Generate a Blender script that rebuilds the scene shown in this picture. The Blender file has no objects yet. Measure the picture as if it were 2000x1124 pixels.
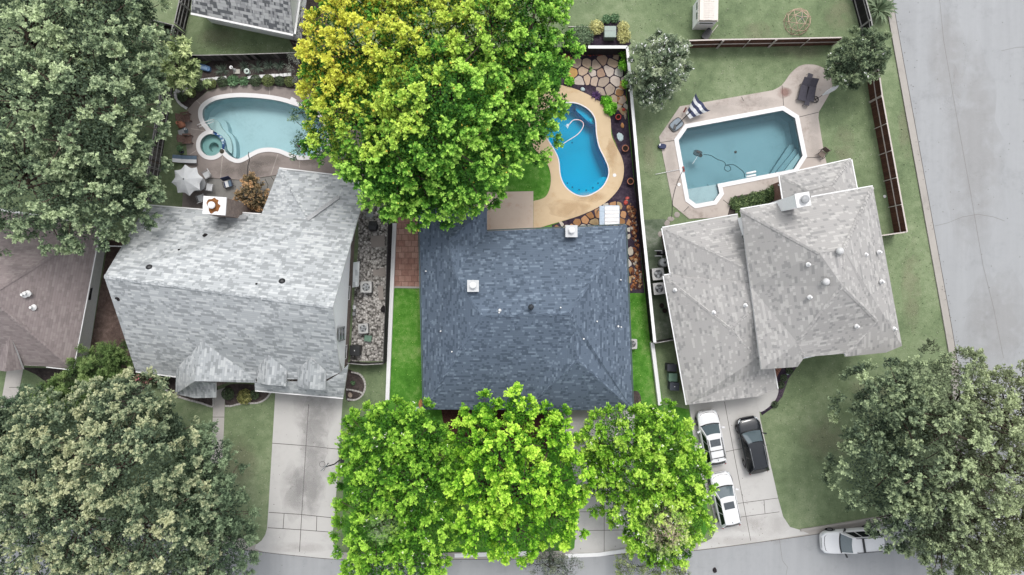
import bpy, bmesh, math, random
import numpy as np
from mathutils import Vector, Matrix
from mathutils.geometry import tessellate_polygon
R = math.radians
sc = bpy.context.scene
col = sc.collection
H, S = 58.0, 23.0          # flying height in metres, photo pixels per metre on the ground

# ---------------------------------------------------------------- camera, sky, sun
cd = bpy.data.cameras.new('camera'); cam = bpy.data.objects.new('camera', cd); col.objects.link(cam)
cam.location = (0, 0, H); cam.rotation_euler = (0, 0, 0)
cd.sensor_width = 36; cd.lens = 36 * H / (2000 / S); cd.clip_end = 2000; cd.clip_start = 1
sc.camera = cam
SUN_EL, SUN_AZ = 62, 14    # azimuth clockwise from the picture's up
w = bpy.data.worlds.new('World'); sc.world = w; w.use_nodes = True
nt = w.node_tree; bg = nt.nodes['Background']
sky = nt.nodes.new('ShaderNodeTexSky'); sky.sky_type = 'NISHITA'; sky.sun_disc = False
sky.sun_elevation = R(SUN_EL); sky.sun_rotation = R(SUN_AZ); sky.dust_density = 3; sky.ozone_density = .6
hs = nt.nodes.new('ShaderNodeHueSaturation'); hs.inputs['Saturation'].default_value = .22
nt.links.new(sky.outputs[0], hs.inputs['Color']); nt.links.new(hs.outputs[0], bg.inputs[0])
bg.inputs[1].default_value = .15
sd = bpy.data.lights.new('sun', 'SUN'); sd.energy = .75; sd.angle = R(16); sd.color = (1, .965, .92)
sun = bpy.data.objects.new('sun', sd); col.objects.link(sun)
d = Vector((math.sin(R(SUN_AZ)) * math.cos(R(SUN_EL)), math.cos(R(SUN_AZ)) * math.cos(R(SUN_EL)), math.sin(R(SUN_EL))))
sun.rotation_euler = d.to_track_quat('Z', 'Y').to_euler()
sc.view_settings.view_transform = 'Standard'; sc.view_settings.look = 'None'
sc.view_settings.exposure = 1.05
sc.view_settings.gamma = 1
sc.cycles.max_bounces = 6; sc.cycles.transparent_max_bounces = 8

# ---------------------------------------------------------------- helpers
K = 1.45
def lin(v):
    v /= 255.0
    return v / 12.92 if v <= .04045 else ((v + .055) / 1.055) ** 2.4
def C(r, g, b, k=None):
    k = k or K
    return (min(.9, lin(r) / k), min(.9, lin(g) / k), min(.9, lin(b) / k), 1)
def P(px, py, z=0.0):
    f = (H - z) / H / S
    return Vector(((px - 1000) * f, (562 - py) * f, z))
def P2(px, py, z=0.0):
    v = P(px, py, z); return (v.x, v.y)
def W(pts, z=0.0): return [P2(a, b, z) for a, b in pts]

def tag(o, label=None, cat=None, group=None, kind=None):
    if label: o['label'] = label
    if cat: o['category'] = cat
    if group: o['group'] = group
    if kind: o['kind'] = kind
    return o
def thing(name, label, cat, loc=(0, 0, 0), rz=0, group=None):
    o = bpy.data.objects.new(name, None); col.objects.link(o); o.empty_display_size = .3
    o.location = loc; o.rotation_euler = (0, 0, rz)
    return tag(o, label, cat, group)
def origin(o):
    v = Vector((0, 0, 0))
    while o: v += o.location; o = o.parent
    return v
def mesh_obj(name, verts, faces, mats, parent=None, smooth=False, world=True, mi=None):
    me = bpy.data.meshes.new(name)
    off = origin(parent) if (parent and world) else Vector((0, 0, 0))
    o = bpy.data.objects.new(name, me)
    if parent is None and world and len(verts):
        xs = [v[0] for v in verts]; ys = [v[1] for v in verts]; zs = [v[2] for v in verts]
        off = Vector(((min(xs) + max(xs)) / 2, (min(ys) + max(ys)) / 2, min(zs))); o.location = off
    me.from_pydata([(v[0] - off.x, v[1] - off.y, v[2] - off.z) for v in verts], [], faces)
    for m in (mats if isinstance(mats, (list, tuple)) else [mats]): me.materials.append(m)
    if mi: me.polygons.foreach_set('material_index', mi)
    if smooth: me.polygons.foreach_set('use_smooth', [True] * len(faces))
    me.update(); col.objects.link(o)
    if parent: o.parent = parent
    return o
class MB:
    def __init__(s): s.v = []; s.f = []; s.mi = []; s.m = 0
    def add(s, vs, fs):
        n = len(s.v); s.v += [tuple(v) for v in vs]; s.f += [tuple(i + n for i in f) for f in fs]; s.mi += [s.m] * len(fs)
        return s
    def box(s, c, d, rz=0, rx=0, ry=0):
        M = Matrix.Translation(c) @ Matrix.Rotation(rz, 4, 'Z') @ Matrix.Rotation(ry, 4, 'Y') @ Matrix.Rotation(rx, 4, 'X')
        vs = [M @ Vector((a * d[0] / 2, b * d[1] / 2, e * d[2] / 2)) for a in (-1, 1) for b in (-1, 1) for e in (-1, 1)]
        return s.add(vs, [(0, 1, 3, 2), (4, 6, 7, 5), (0, 4, 5, 1), (2, 3, 7, 6), (0, 2, 6, 4), (1, 5, 7, 3)])
    def bar(s, p, q, wd, ht):
        p = Vector(p); q = Vector(q); d = q - p; L = d.length
        if L < 1e-6: return s
        x = d / L; y = Vector((0, 0, 1)).cross(x)
        if y.length < 1e-3: y = Vector((0, 1, 0))
        y.normalize(); z = x.cross(y)
        vs = [p + x * (a * L) + y * (b * wd / 2) + z * (e * ht / 2) for a in (0, 1) for b in (-1, 1) for e in (-1, 1)]
        return s.add(vs, [(0, 1, 3, 2), (4, 6, 7, 5), (0, 4, 5, 1), (2, 3, 7, 6), (0, 2, 6, 4), (1, 5, 7, 3)])
    def prism(s, poly, z0, z1, holes=(), sides=True, bottom=False):
        loops = [list(poly)] + [list(h) for h in holes]
        flat = [p for l in loops for p in l]; n = len(flat)
        tris = tessellate_polygon([[Vector((p[0], p[1], 0)) for p in l] for l in loops])
        vs = [(p[0], p[1], z1) for p in flat]; fs = []
        for t in tris:
            a, b, c = [flat[i] for i in t]
            ar = (b[0] - a[0]) * (c[1] - a[1]) - (b[1] - a[1]) * (c[0] - a[0])
            fs.append(tuple(t) if ar > 0 else tuple(reversed(t)))
        if sides:
            vs += [(p[0], p[1], z0) for p in flat]; k = 0
            for li, l in enumerate(loops):
                ar = area(l); m = len(l)
                for i in range(m):
                    a, b = k + i, k + (i + 1) % m
                    f = (a, a + n, b + n, b)
                    if (ar < 0) != (li > 0): f = f[::-1]
                    fs.append(f)
                k += m
            if bottom: fs += [tuple(n + i for i in reversed(f)) for f in fs[:len(tris)]]
        return s.add(vs, fs)
    def cyl(s, c, r, h, n=16, r2=None, axis=None, cap=True):
        r2 = r if r2 is None else r2
        A = Vector(axis or (0, 0, 1)).normalized(); q = Vector((0, 0, 1)).rotation_difference(A)
        vs = []
        for k, rr in ((0, r), (1, r2)):
            for i in range(n):
                t = 2 * math.pi * i / n
                vs.append(Vector(c) + q @ Vector((rr * math.cos(t), rr * math.sin(t), k * h)))
        fs = [(i, (i + 1) % n, n + (i + 1) % n, n + i) for i in range(n)]
        if cap: fs += [tuple(range(n, 2 * n)), tuple(reversed(range(n)))]
        return s.add(vs, fs)
    def lathe(s, c, prof, n=20):
        vs = []; fs = []
        for r, z in prof:
            for i in range(n):
                t = 2 * math.pi * i / n; vs.append((c[0] + r * math.cos(t), c[1] + r * math.sin(t), c[2] + z))
        for k in range(len(prof) - 1):
            for i in range(n):
                fs.append((k * n + i, k * n + (i + 1) % n, (k + 1) * n + (i + 1) % n, (k + 1) * n + i))
        return s.add(vs, fs)
    def tube(s, path, r, n=6):
        path = [Vector(p) for p in path]; rs = r if isinstance(r, (list, tuple)) else [r] * len(path)
        vs = []; fs = []; ref = None
        for k, p in enumerate(path):
            a = path[max(0, k - 1)]; b = path[min(len(path) - 1, k + 1)]
            t = (b - a).normalized()
            if ref is None: ref = t.orthogonal()
            ref = (ref - t * ref.dot(t)).normalized(); bn = t.cross(ref)
            for i in range(n):
                an = 2 * math.pi * i / n; vs.append(p + (ref * math.cos(an) + bn * math.sin(an)) * rs[k])
        for k in range(len(path) - 1):
            for i in range(n):
                fs.append((k * n + i, k * n + (i + 1) % n, (k + 1) * n + (i + 1) % n, (k + 1) * n + i))
        fs += [tuple(range(n))[::-1], tuple((len(path) - 1) * n + i for i in range(n))]
        return s.add(vs, fs)
    def build(s, name, mats, parent=None, smooth=False, world=True):
        return mesh_obj(name, s.v, s.f, mats, parent, smooth, world, s.mi)
def area(l): return sum(l[i - 1][0] * l[i][1] - l[i][0] * l[i - 1][1] for i in range(len(l))) / 2
def cr(pts, n=6, closed=True):
    m = len(pts); out = []
    for i in range(m if closed else m - 1):
        g = lambda j: pts[j % m] if closed else pts[max(0, min(m - 1, j))]
        p0, p1, p2, p3 = g(i - 1), g(i), g(i + 1), g(i + 2)
        for k in range(n):
            t = k / n
            out.append(tuple(.5 * (2 * p1[a] + (p2[a] - p0[a]) * t + (2 * p0[a] - 5 * p1[a] + 4 * p2[a] - p3[a]) * t * t + (3 * p1[a] - p0[a] - 3 * p2[a] + p3[a]) * t ** 3) for a in range(len(p1))))
    if not closed: out.append(tuple(pts[-1]))
    return out
def offset(l, d, closed=True):
    """positive d grows a closed loop; an open line moves to its right"""
    n = len(l); out = []; sg = 1 if (not closed or area(l) > 0) else -1
    for i in range(n):
        a = l[(i - 1) % n] if closed or i else l[i]; b = l[i]; c = l[(i + 1) % n] if closed or i < n - 1 else l[i]
        ns = []
        for p, q in ((a, b), (b, c)):
            dx, dy = q[0] - p[0], q[1] - p[1]; L = math.hypot(dx, dy)
            if L > 1e-9: ns.append((dy / L, -dx / L))
        nx = sum(v[0] for v in ns); ny = sum(v[1] for v in ns); L = math.hypot(nx, ny) or 1
        nx /= L; ny /= L; k = 1 / max(.45, nx * ns[0][0] + ny * ns[0][1])
        out.append((b[0] + nx * d * k * sg, b[1] + ny * d * k * sg))
    return out
def inside(p, l):
    c = False; n = len(l)
    for i in range(n):
        a, b = l[i - 1], l[i]
        if (a[1] > p[1]) != (b[1] > p[1]) and p[0] < (b[0] - a[0]) * (p[1] - a[1]) / (b[1] - a[1]) + a[0]: c = not c
    return c
def circ(c, r, n=24, a0=0, a1=2 * math.pi):
    return [(c[0] + r * math.cos(a0 + (a1 - a0) * i / n), c[1] + r * math.sin(a0 + (a1 - a0) * i / n)) for i in range(n)]

# ---------------------------------------------------------------- materials
def N(nt, t, **k):
    n = nt.nodes.new(t)
    for a, b in k.items(): setattr(n, a, b)
    return n
def newmat(name, rough=.8, spec=.3):
    m = bpy.data.materials.new(name); m.use_nodes = True; b = m.node_tree.nodes['Principled BSDF']
    b.inputs['Roughness'].default_value = rough; b.inputs['Specular IOR Level'].default_value = spec
    return m, m.node_tree, b
def math_(nt, op, a, b=None, c=None):
    n = N(nt, 'ShaderNodeMath', operation=op)
    for i, x in enumerate((a, b, c)):
        if x is None: continue
        if isinstance(x, (int, float)): n.inputs[i].default_value = x
        else: nt.links.new(x, n.inputs[i])
    return n.outputs[0]
def mixc(nt, f, a, b, mode='MIX'):
    n = N(nt, 'ShaderNodeMix', data_type='RGBA', blend_type=mode)
    for i, x in ((0, f), (6, a), (7, b)):
        if isinstance(x, (int, float)): n.inputs[i].default_value = x
        elif isinstance(x, tuple): n.inputs[i].default_value = x
        else: nt.links.new(x, n.inputs[i])
    return n.outputs[2]
def noise(nt, scale, detail=3, rough=.6, vec=None, dist=0):
    n = N(nt, 'ShaderNodeTexNoise'); n.inputs['Scale'].default_value = scale; n.inputs['Detail'].default_value = detail
    n.inputs['Roughness'].default_value = rough; n.inputs['Distortion'].default_value = dist
    if vec is None:
        g = N(nt, 'ShaderNodeNewGeometry'); vec = g.outputs['Position']
    nt.links.new(vec, n.inputs['Vector']); return n.outputs[0]
def ramp(nt, f, stops, interp='LINEAR'):
    n = N(nt, 'ShaderNodeValToRGB'); cr_ = n.color_ramp; cr_.interpolation = interp
    while len(cr_.elements) < len(stops): cr_.elements.new(.5)
    for e, (p, c) in zip(cr_.elements, stops): e.position = p; e.color = c
    nt.links.new(f, n.inputs[0]); return n.outputs[0]
def bump(nt, b, h, strength=.3, dist=.02):
    n = N(nt, 'ShaderNodeBump'); n.inputs['Strength'].default_value = strength; n.inputs['Distance'].default_value = dist
    nt.links.new(h, n.inputs['Height']); nt.links.new(n.outputs[0], b.inputs['Normal'])
def plain(name, c, rough=.6, spec=.4, metal=0, var=.12, scale=6):
    m, nt, b = newmat(name, rough, spec); b.inputs['Metallic'].default_value = metal
    tc = N(nt, 'ShaderNodeTexCoord')
    f = noise(nt, scale, 4, .6, tc.outputs['Object'])
    lo = tuple(x * (1 - var * 1.5) for x in c[:3]) + (1,); hi = tuple(min(.95, x * (1 + var)) for x in c[:3]) + (1,)
    nt.links.new(ramp(nt, f, [(.3, lo), (.7, hi)]), b.inputs['Base Color']); return m
def ground_mat(name, cols, scales=(.15, 1.2, 9), bstr=.5, rough=.95, fine=.5):
    """cols: dark, mid, light; three octaves of patchiness"""
    m, nt, b = newmat(name, rough, .15)
    f = noise(nt, scales[0], 4, .6, dist=.6); g = noise(nt, scales[1], 4, .65); h = noise(nt, scales[2], 5, .75)
    s = math_(nt, 'ADD', math_(nt, 'MULTIPLY', f, .40), math_(nt, 'MULTIPLY', g, .30))
    s = math_(nt, 'ADD', s, math_(nt, 'MULTIPLY', h, .30))
    lo, mi, hi = cols
    nt.links.new(ramp(nt, s, [(.36, lo), (.5, mi), (.64, hi)]), b.inputs['Base Color'])
    bump(nt, b, h, bstr, .05); return m
def concrete(name, c, var=.10, stain=None, sc_=(.35, 2.5, 30)):
    m, nt, b = newmat(name, .85, .25)
    f = noise(nt, sc_[0], 5, .6, dist=1.0); g = noise(nt, sc_[1], 5, .7); h = noise(nt, sc_[2], 3, .7)
    s = math_(nt, 'ADD', math_(nt, 'MULTIPLY', f, .5), math_(nt, 'MULTIPLY', g, .35))
    s = math_(nt, 'ADD', s, math_(nt, 'MULTIPLY', h, .15))
    st = tuple(x * (1 - var * 2.6) for x in c[:3]) + (1,) if stain is None else stain
    hi = tuple(x * (1 + var) for x in c[:3]) + (1,)
    nt.links.new(ramp(nt, s, [(.36, st), (.47, c), (.66, hi)]), b.inputs['Base Color'])
    bump(nt, b, h, .15, .01); return m
def shingle(name, tones, cw=.62, ch=.2, mott=.12, weights=(.34, .67), line=.16):
    m, nt, b = newmat(name, .9, .2)
    uv = N(nt, 'ShaderNodeUVMap'); uv.uv_map = 'UVMap'
    sp = N(nt, 'ShaderNodeSeparateXYZ'); nt.links.new(uv.outputs[0], sp.inputs[0])
    u, v = sp.outputs[0], sp.outputs[1]
    vr = math_(nt, 'DIVIDE', v, ch); row = math_(nt, 'FLOOR', vr)
    def cells(width, seed):
        w1 = N(nt, 'ShaderNodeTexWhiteNoise', noise_dimensions='1D'); nt.links.new(math_(nt, 'ADD', row, seed), w1.inputs['W'])
        cc = math_(nt, 'FLOOR', math_(nt, 'ADD', math_(nt, 'DIVIDE', u, width), math_(nt, 'MULTIPLY', w1.outputs[0], 9.0)))
        cb = N(nt, 'ShaderNodeCombineXYZ'); nt.links.new(cc, cb.inputs[0]); nt.links.new(row, cb.inputs[1]); cb.inputs[2].default_value = seed
        w2 = N(nt, 'ShaderNodeTexWhiteNoise', noise_dimensions='3D'); nt.links.new(cb.outputs[0], w2.inputs['Vector']); return w2.outputs[0]
    a = cells(cw, 1.5); c2 = cells(cw * .37, 7.5)
    s = math_(nt, 'ADD', math_(nt, 'MULTIPLY', a, .62), math_(nt, 'MULTIPLY', c2, .38))
    colr = ramp(nt, s, [(0, tones[0]), (weights[0], tones[1]), (weights[1], tones[2])] + ([(.8, tones[3])] if len(tones) > 3 else []), 'CONSTANT')
    mo = noise(nt, .45, 4, .6, dist=1.5); mo2 = noise(nt, 14, 3, .7)
    k = math_(nt, 'ADD', math_(nt, 'MULTIPLY', mo, mott * 2), math_(nt, 'MULTIPLY', mo2, mott)); k = math_(nt, 'ADD', k, 1 - mott * 1.5)
    edge = math_(nt, 'FRACT', vr); dk = math_(nt, 'LESS_THAN', edge, .13)
    k = math_(nt, 'MULTIPLY', k, math_(nt, 'SUBTRACT', 1, math_(nt, 'MULTIPLY', dk, line)))
    cb = N(nt, 'ShaderNodeCombineColor'); [nt.links.new(k, cb.inputs[i]) for i in range(3)]
    nt.links.new(mixc(nt, 1.0, colr, cb.outputs[0], 'MULTIPLY'), b.inputs['Base Color'])
    hh = math_(nt, 'ADD', math_(nt, 'MULTIPLY', math_(nt, 'SUBTRACT', 1, edge), .7), math_(nt, 'MULTIPLY', s, .6))
    bump(nt, b, hh, .6, .02); return m
def brickmat(name, c1, c2, mortar, bw=.22, bh=.075, vertical=False, rowscale=1, offs=.5, ms=.012):
    m, nt, b = newmat(name, .9, .2)
    tc = N(nt, 'ShaderNodeTexCoord'); vec = tc.outputs['Object']
    if vertical:
        sp = N(nt, 'ShaderNodeSeparateXYZ'); nt.links.new(vec, sp.inputs[0]); cb = N(nt, 'ShaderNodeCombineXYZ')
        nt.links.new(math_(nt, 'ADD', sp.outputs[0], sp.outputs[1]), cb.inputs[0]); nt.links.new(sp.outputs[2], cb.inputs[1]); vec = cb.outputs[0]
    t = N(nt, 'ShaderNodeTexBrick'); nt.links.new(vec, t.inputs['Vector']); t.offset = offs
    t.inputs['Color1'].default_value = c1; t.inputs['Color2'].default_value = c2; t.inputs['Mortar'].default_value = mortar
    t.inputs['Scale'].default_value = 1; t.inputs['Mortar Size'].default_value = ms; t.inputs['Brick Width'].default_value = bw; t.inputs['Row Height'].default_value = bh
    n = noise(nt, 2.5, 5, .7, tc.outputs['Object'])
    nt.links.new(mixc(nt, .55, t.outputs[0], ramp(nt, n, [(.3, (.25, .25, .25, 1)), (.7, (.95, .95, .95, 1))]), 'MULTIPLY'), b.inputs['Base Color'])
    bump(nt, b, t.outputs['Fac'], -.3, .01); return m
def attr_mat(name, rough=.7, trans=0.0, spec=.25, var=0.0):
    m, nt, b = newmat(name, rough, spec)
    a = N(nt, 'ShaderNodeAttribute'); a.attribute_name = 'Col'; c = a.outputs['Color']
    if var:
        n = noise(nt, 5, 5, .7); c = mixc(nt, var, c, ramp(nt, n, [(.3, (.35, .33, .3, 1)), (.7, (1, 1, 1, 1))]), 'MULTIPLY')
        bump(nt, b, n, .3, .02)
    nt.links.new(c, b.inputs['Base Color'])
    if trans:
        t = N(nt, 'ShaderNodeBsdfTranslucent'); nt.links.new(c, t.inputs[0]); mx = N(nt, 'ShaderNodeMixShader'); mx.inputs[0].default_value = trans
        nt.links.new(b.outputs[0], mx.inputs[1]); nt.links.new(t.outputs[0], mx.inputs[2]); nt.links.new(mx.outputs[0], nt.nodes['Material Output'].inputs[0])
    return m
def wood(name, c, along='X', var=.35, w_=.14):
    m, nt, b = newmat(name, .85, .2); tc = N(nt, 'ShaderNodeTexCoord'); uv = tc.outputs['UV']
    sp = N(nt, 'ShaderNodeSeparateXYZ'); nt.links.new(uv, sp.inputs[0])
    bd = math_(nt, 'FLOOR', math_(nt, 'DIVIDE', sp.outputs[0], w_)); wn = N(nt, 'ShaderNodeTexWhiteNoise', noise_dimensions='1D'); nt.links.new(bd, wn.inputs['W'])
    n = noise(nt, 3, 4, .7); s = math_(nt, 'ADD', math_(nt, 'MULTIPLY', wn.outputs[0], .6), math_(nt, 'MULTIPLY', n, .4))
    lo = tuple(x * (1 - var) for x in c[:3]) + (1,); hi = tuple(x * (1 + var) for x in c[:3]) + (1,)
    fr = math_(nt, 'FRACT', math_(nt, 'DIVIDE', sp.outputs[0], w_)); gap = math_(nt, 'LESS_THAN', fr, .1)
    cc = ramp(nt, s, [(.2, lo), (.75, hi)]); nt.links.new(mixc(nt, gap, cc, tuple(x * .25 for x in c[:3]) + (1,)), b.inputs['Base Color']); return m
def watermat(name, tint, rough=.03):
    m = bpy.data.materials.new(name); m.use_nodes = True; nt = m.node_tree; nt.nodes.clear()
    out = N(nt, 'ShaderNodeOutputMaterial'); tr = N(nt, 'ShaderNodeBsdfTransparent'); tr.inputs[0].default_value = tint
    gl = N(nt, 'ShaderNodeBsdfGlossy'); gl.inputs['Roughness'].default_value = rough
    fr = N(nt, 'ShaderNodeFresnel'); fr.inputs[0].default_value = 1.24
    bm = N(nt, 'ShaderNodeBump'); bm.inputs['Strength'].default_value = .12; bm.inputs['Distance'].default_value = .04
    n = noise(nt, 1.6, 4, .6, dist=.5); nt.links.new(n, bm.inputs['Height']); nt.links.new(bm.outputs[0], gl.inputs['Normal']); nt.links.new(bm.outputs[0], fr.inputs['Normal'])
    mx = N(nt, 'ShaderNodeMixShader'); nt.links.new(fr.outputs[0], mx.inputs[0]); nt.links.new(tr.outputs[0], mx.inputs[1]); nt.links.new(gl.outputs[0], mx.inputs[2])
    nt.links.new(mx.outputs[0], out.inputs[0]); return m

M_lawn = ground_mat('lawn_grey_green', (C(92, 108, 79), C(122, 138, 103), C(152, 163, 130)))
M_lawn2 = ground_mat('lawn_fresh_green', (C(52, 104, 30), C(88, 144, 52), C(146, 172, 104)), (.45, 2.2, 12))
M_soil = ground_mat('dark_mulch', (C(48, 44, 44), C(80, 72, 70), C(118, 106, 102)), (.5, 4, 22), .9)
M_soilp = ground_mat('purple_brown_mulch', (C(36, 30, 42), C(66, 56, 70), C(104, 90, 100)), (.5, 4, 22), .9)
M_soilb = ground_mat('brown_bark_mulch', (C(66, 54, 50), C(104, 88, 82), C(140, 122, 114)), (.5, 4, 18), .9)
M_road = concrete('pale_road_concrete', C(166, 168, 170), .05)
nt = M_road.node_tree; b = nt.nodes['Principled BSDF']; src = b.inputs['Base Color'].links[0].from_socket
mp = N(nt, 'ShaderNodeMapping'); mp.inputs['Rotation'].default_value = (0, 0, R(10)); mp.inputs['Scale'].default_value = (.9, .05, 1)
g = N(nt, 'ShaderNodeNewGeometry'); nt.links.new(g.outputs['Position'], mp.inputs[0])
st = noise(nt, 1.2, 4, .6, mp.outputs[0]); nt.links.new(mixc(nt, .6, src, ramp(nt, st, [(.3, (.82, .82, .82, 1)), (.7, (1, 1, 1, 1))]), 'MULTIPLY'), b.inputs['Base Color'])
M_gut = concrete('kerb_gutter_concrete', C(172, 167, 161), .08)
M_drive = concrete('driveway_concrete', C(200, 198, 195), .04)
M_walk = concrete('walk_concrete', C(186, 182, 177), .07)
M_deckL = concrete('taupe_pool_deck', C(152, 142, 137), .09)
M_deckC = concrete('tan_pool_deck', C(216, 192, 158), .06, C(206, 176, 136))
M_slabC = concrete('pinkish_patio_slab', C(212, 194, 178), .06, C(200, 172, 150))
M_deckR = concrete('pinkish_grey_deck', C(188, 178, 170), .09, C(158, 146, 138))
M_white = plain('white_paint', C(240, 240, 240), .6, .3, var=.03)
M_coping = concrete('white_coping', C(236, 234, 234), .03)
M_joint = plain('dark_joint', C(92, 88, 85), .9, .1)
M_jointl = plain('pale_joint', C(186, 178, 172), .9, .1)
M_black = plain('black_plastic', C(30, 31, 34), .5, .5, var=.2)
M_dark = plain('dark_stain', C(40, 36, 38), .8, .2, var=.2)
M_metal = plain('brushed_metal', C(178, 182, 186), .35, .5, .6, var=.08)
M_grey = plain('grey_metal', C(158, 160, 162), .5, .5, var=.08)
M_bark = plain('bark', C(92, 80, 72), .95, .1, var=.3)
M_barkg = plain('grey_bark', C(120, 112, 110), .95, .1, var=.3)
M_glass = plain('window_glass', C(58, 66, 70), .08, .8, var=.05)
M_leaf = attr_mat('leaf', .6, .32, .22)
M_stone = attr_mat('flagstone', .85, 0, .2, .35)
M_sh1 = shingle('light_grey_shingles', (C(160, 164, 166), C(184, 188, 190), C(204, 207, 208)), .7, .18, .05)
M_sh2 = shingle('slate_blue_shingles', (C(81, 93, 108), C(98, 111, 127), C(120, 134, 150)), .55, .17, .13, (.3, .76))
M_sh3 = shingle('mid_grey_shingles', (C(152, 151, 150), C(171, 169, 167), C(187, 185, 182)), .66, .2, .05, (.24, .70), .07)
M_sh0 = shingle('mauve_brown_shingles', (C(138, 128, 127), C(147, 136, 135), C(155, 145, 143)), .7, .17, .07)
M_sh4 = shingle('speckled_grey_shingles', (C(116, 118, 122), C(176, 177, 179), C(206, 207, 208)), .42, .22, .06, (.38, .62))
M_brick1 = brickmat('brown_brick_wall', C(178, 156, 146), C(142, 120, 112), C(186, 176, 170), vertical=True)
M_brick2 = brickmat('red_brown_brick_wall', C(150, 100, 84), C(124, 80, 66), C(160, 146, 136), vertical=True)
M_siding = plain('white_siding', (.86, .865, .87, 1), .7, .2, var=.03)
M_siding0 = plain('pale_grey_siding', (.62, .635, .62, 1), .7, .2, var=.05)
M_pavers = brickmat('salmon_pavers', C(206, 168, 152), C(176, 134, 120), C(140, 106, 96), .55, .5, offs=.5, ms=.02)

def uv_set(o, dirs=None, k=1.2):
    me = o.data; uvl = me.uv_layers.new(name='UVMap'); off = origin(o)
    for p in me.polygons:
        a = dirs[p.index] if dirs else None
        n = p.normal
        if a is None:
            hx, hy = n.x, n.y
            if math.hypot(hx, hy) < 1e-3: hx, hy = 0, 1
            L = math.hypot(hx, hy); ex, ey = -hy / L, hx / L
        else: ex, ey = math.cos(R(a)), math.sin(R(a))
        for li in p.loop_indices:
            v = me.vertices[me.loops[li].vertex_index].co + off
            uvl.data[li].uv = (v.x * ex + v.y * ey, (-v.x * ey + v.y * ex) * k)
def roof(parent, faces, mat, drop=.2, caps=(), trim=None, gutters=(), gmat=None, capmat=None, gw=.085):
    """faces: list of (list of (px,py,z), eave angle or None)"""
    keys = {}; vs = []; fs = []; dirs = []
    for pts, a in faces:
        idx = []
        for p in pts:
            if p not in keys: keys[p] = len(vs); vs.append(P(*p))
            idx.append(keys[p])
        n = Vector((0, 0, 0))
        for i in range(len(idx)): n += vs[idx[i - 1]].cross(vs[idx[i]])
        if n.z < 0: idx.reverse()
        fs.append(tuple(idx)); dirs.append(a)
    tf = []; td = []
    for f, a in zip(fs, dirs):
        for t in tessellate_polygon([[Vector((vs[i].x, vs[i].y, 0)) for i in f]]):
            g = tuple(f[i] for i in t); A, B, Cc = (vs[i] for i in g)
            ar = (B.x - A.x) * (Cc.y - A.y) - (B.y - A.y) * (Cc.x - A.x)
            if abs(ar) > 1e-6: tf.append(g if ar > 0 else g[::-1]); td.append(a)
    o = mesh_obj('roof', vs, tf, mat, parent); uv_set(o, td)
    ed = {}
    for f in fs:
        for i in range(len(f)): e = (f[i - 1], f[i]); ed[tuple(sorted(e))] = ed.get(tuple(sorted(e)), []) + [e]
    m = MB()
    for k, l in ed.items():
        if len(l) == 1:
            a, b = l[0]; A, B = vs[a], vs[b]; D = Vector((0, 0, -drop)); u = Vector((0, 0, -.012))
            m.add([A + u, B + u, B + D, A + D], [(3, 2, 1, 0)])
    dn = [v - Vector((0, 0, drop)) for v in vs]; m.add(dn, [tuple(reversed(f)) for f in tf])
    m.build('fascia', trim or M_white, parent)
    if caps:
        for (p, q) in caps:
            c = MB(); A, B = P(*p), P(*q); L = (B - A).length; n = max(2, int(L / .3)); x = (B - A) / L; y = Vector((-x.y, x.x, 0)).normalized()
            for i in range(n):
                t0, t1 = i / n, (i + 1.15) / n; a = A.lerp(B, t0); b = A.lerp(B, min(1, t1)); wv = .16
                up = Vector((0, 0, .05)); lo = Vector((0, 0, .012)); dz = Vector((0, 0, -.07))
                c.add([a + y * wv + dz + lo, a + lo, a - y * wv + dz + lo, b + y * wv + dz + up, b + up, b - y * wv + dz + up], [(0, 1, 4, 3), (1, 2, 5, 4), (3, 4, 5)])
            cc = c.build('ridge_cap', capmat or mat, parent); uv_set(cc, None, 1.0)
    if gutters:
        for p, q in gutters:
            g = MB(); A, B = P(*p), P(*q); x = (B - A).normalized(); y = Vector((-x.y, x.x, 0)) * (gw / 2 + .03)
            if len(gutters) and True:
                mid = (A + B) / 2
                # push away from the roof's middle
                cx = sum((v for v in vs), Vector()) / len(vs)
                if (mid + y - cx).length < (mid - y - cx).length: y = -y
            dz = Vector((0, 0, -.06)); g.bar(A + y + dz, B + y + dz, gw, .11)
            g.build('gutter', gmat or M_white, parent)
    return o
def walls(parent, loop, z1, mat, name='wall', z0=0): return MB().prism(loop, z0, z1).build(name, mat, parent)
def windows(parent, loop, n_skip=(), z=1.5, w_=1.1, h_=1.2, step=4.0, glass=None):
    sg = 1 if area(loop) > 0 else -1
    for i in range(len(loop)):
        if i in n_skip: continue
        a, b = Vector(loop[i]), Vector(loop[(i + 1) % len(loop)]); L = (b - a).length
        if L < 2.6: continue
        x = (b - a) / L; nrm = Vector((x.y, -x.x)) * sg; k = max(1, int(L / step))
        for j in range(k):
            c = a.lerp(b, (j + .5) / k); an = math.atan2(x.y, x.x)
            f = MB()
            for dx, dz, sx, sz in ((0, h_ / 2, w_ + .1, .07), (0, -h_ / 2, w_ + .1, .07), (-w_ / 2, 0, .07, h_ - .07), (w_ / 2, 0, .07, h_ - .07), (0, 0, w_ - .07, .05)):
                f.box((c.x + x.x * dx + nrm.x * .02, c.y + x.y * dx + nrm.y * .02, z + dz), (sx, .08, sz), an)
            fo = f.build('window', M_white, parent)
            MB().box((c.x + nrm.x * .008, c.y + nrm.y * .008, z), (w_ - .08, .03, h_ - .08), an).build('pane', glass or M_glass, fo)

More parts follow.
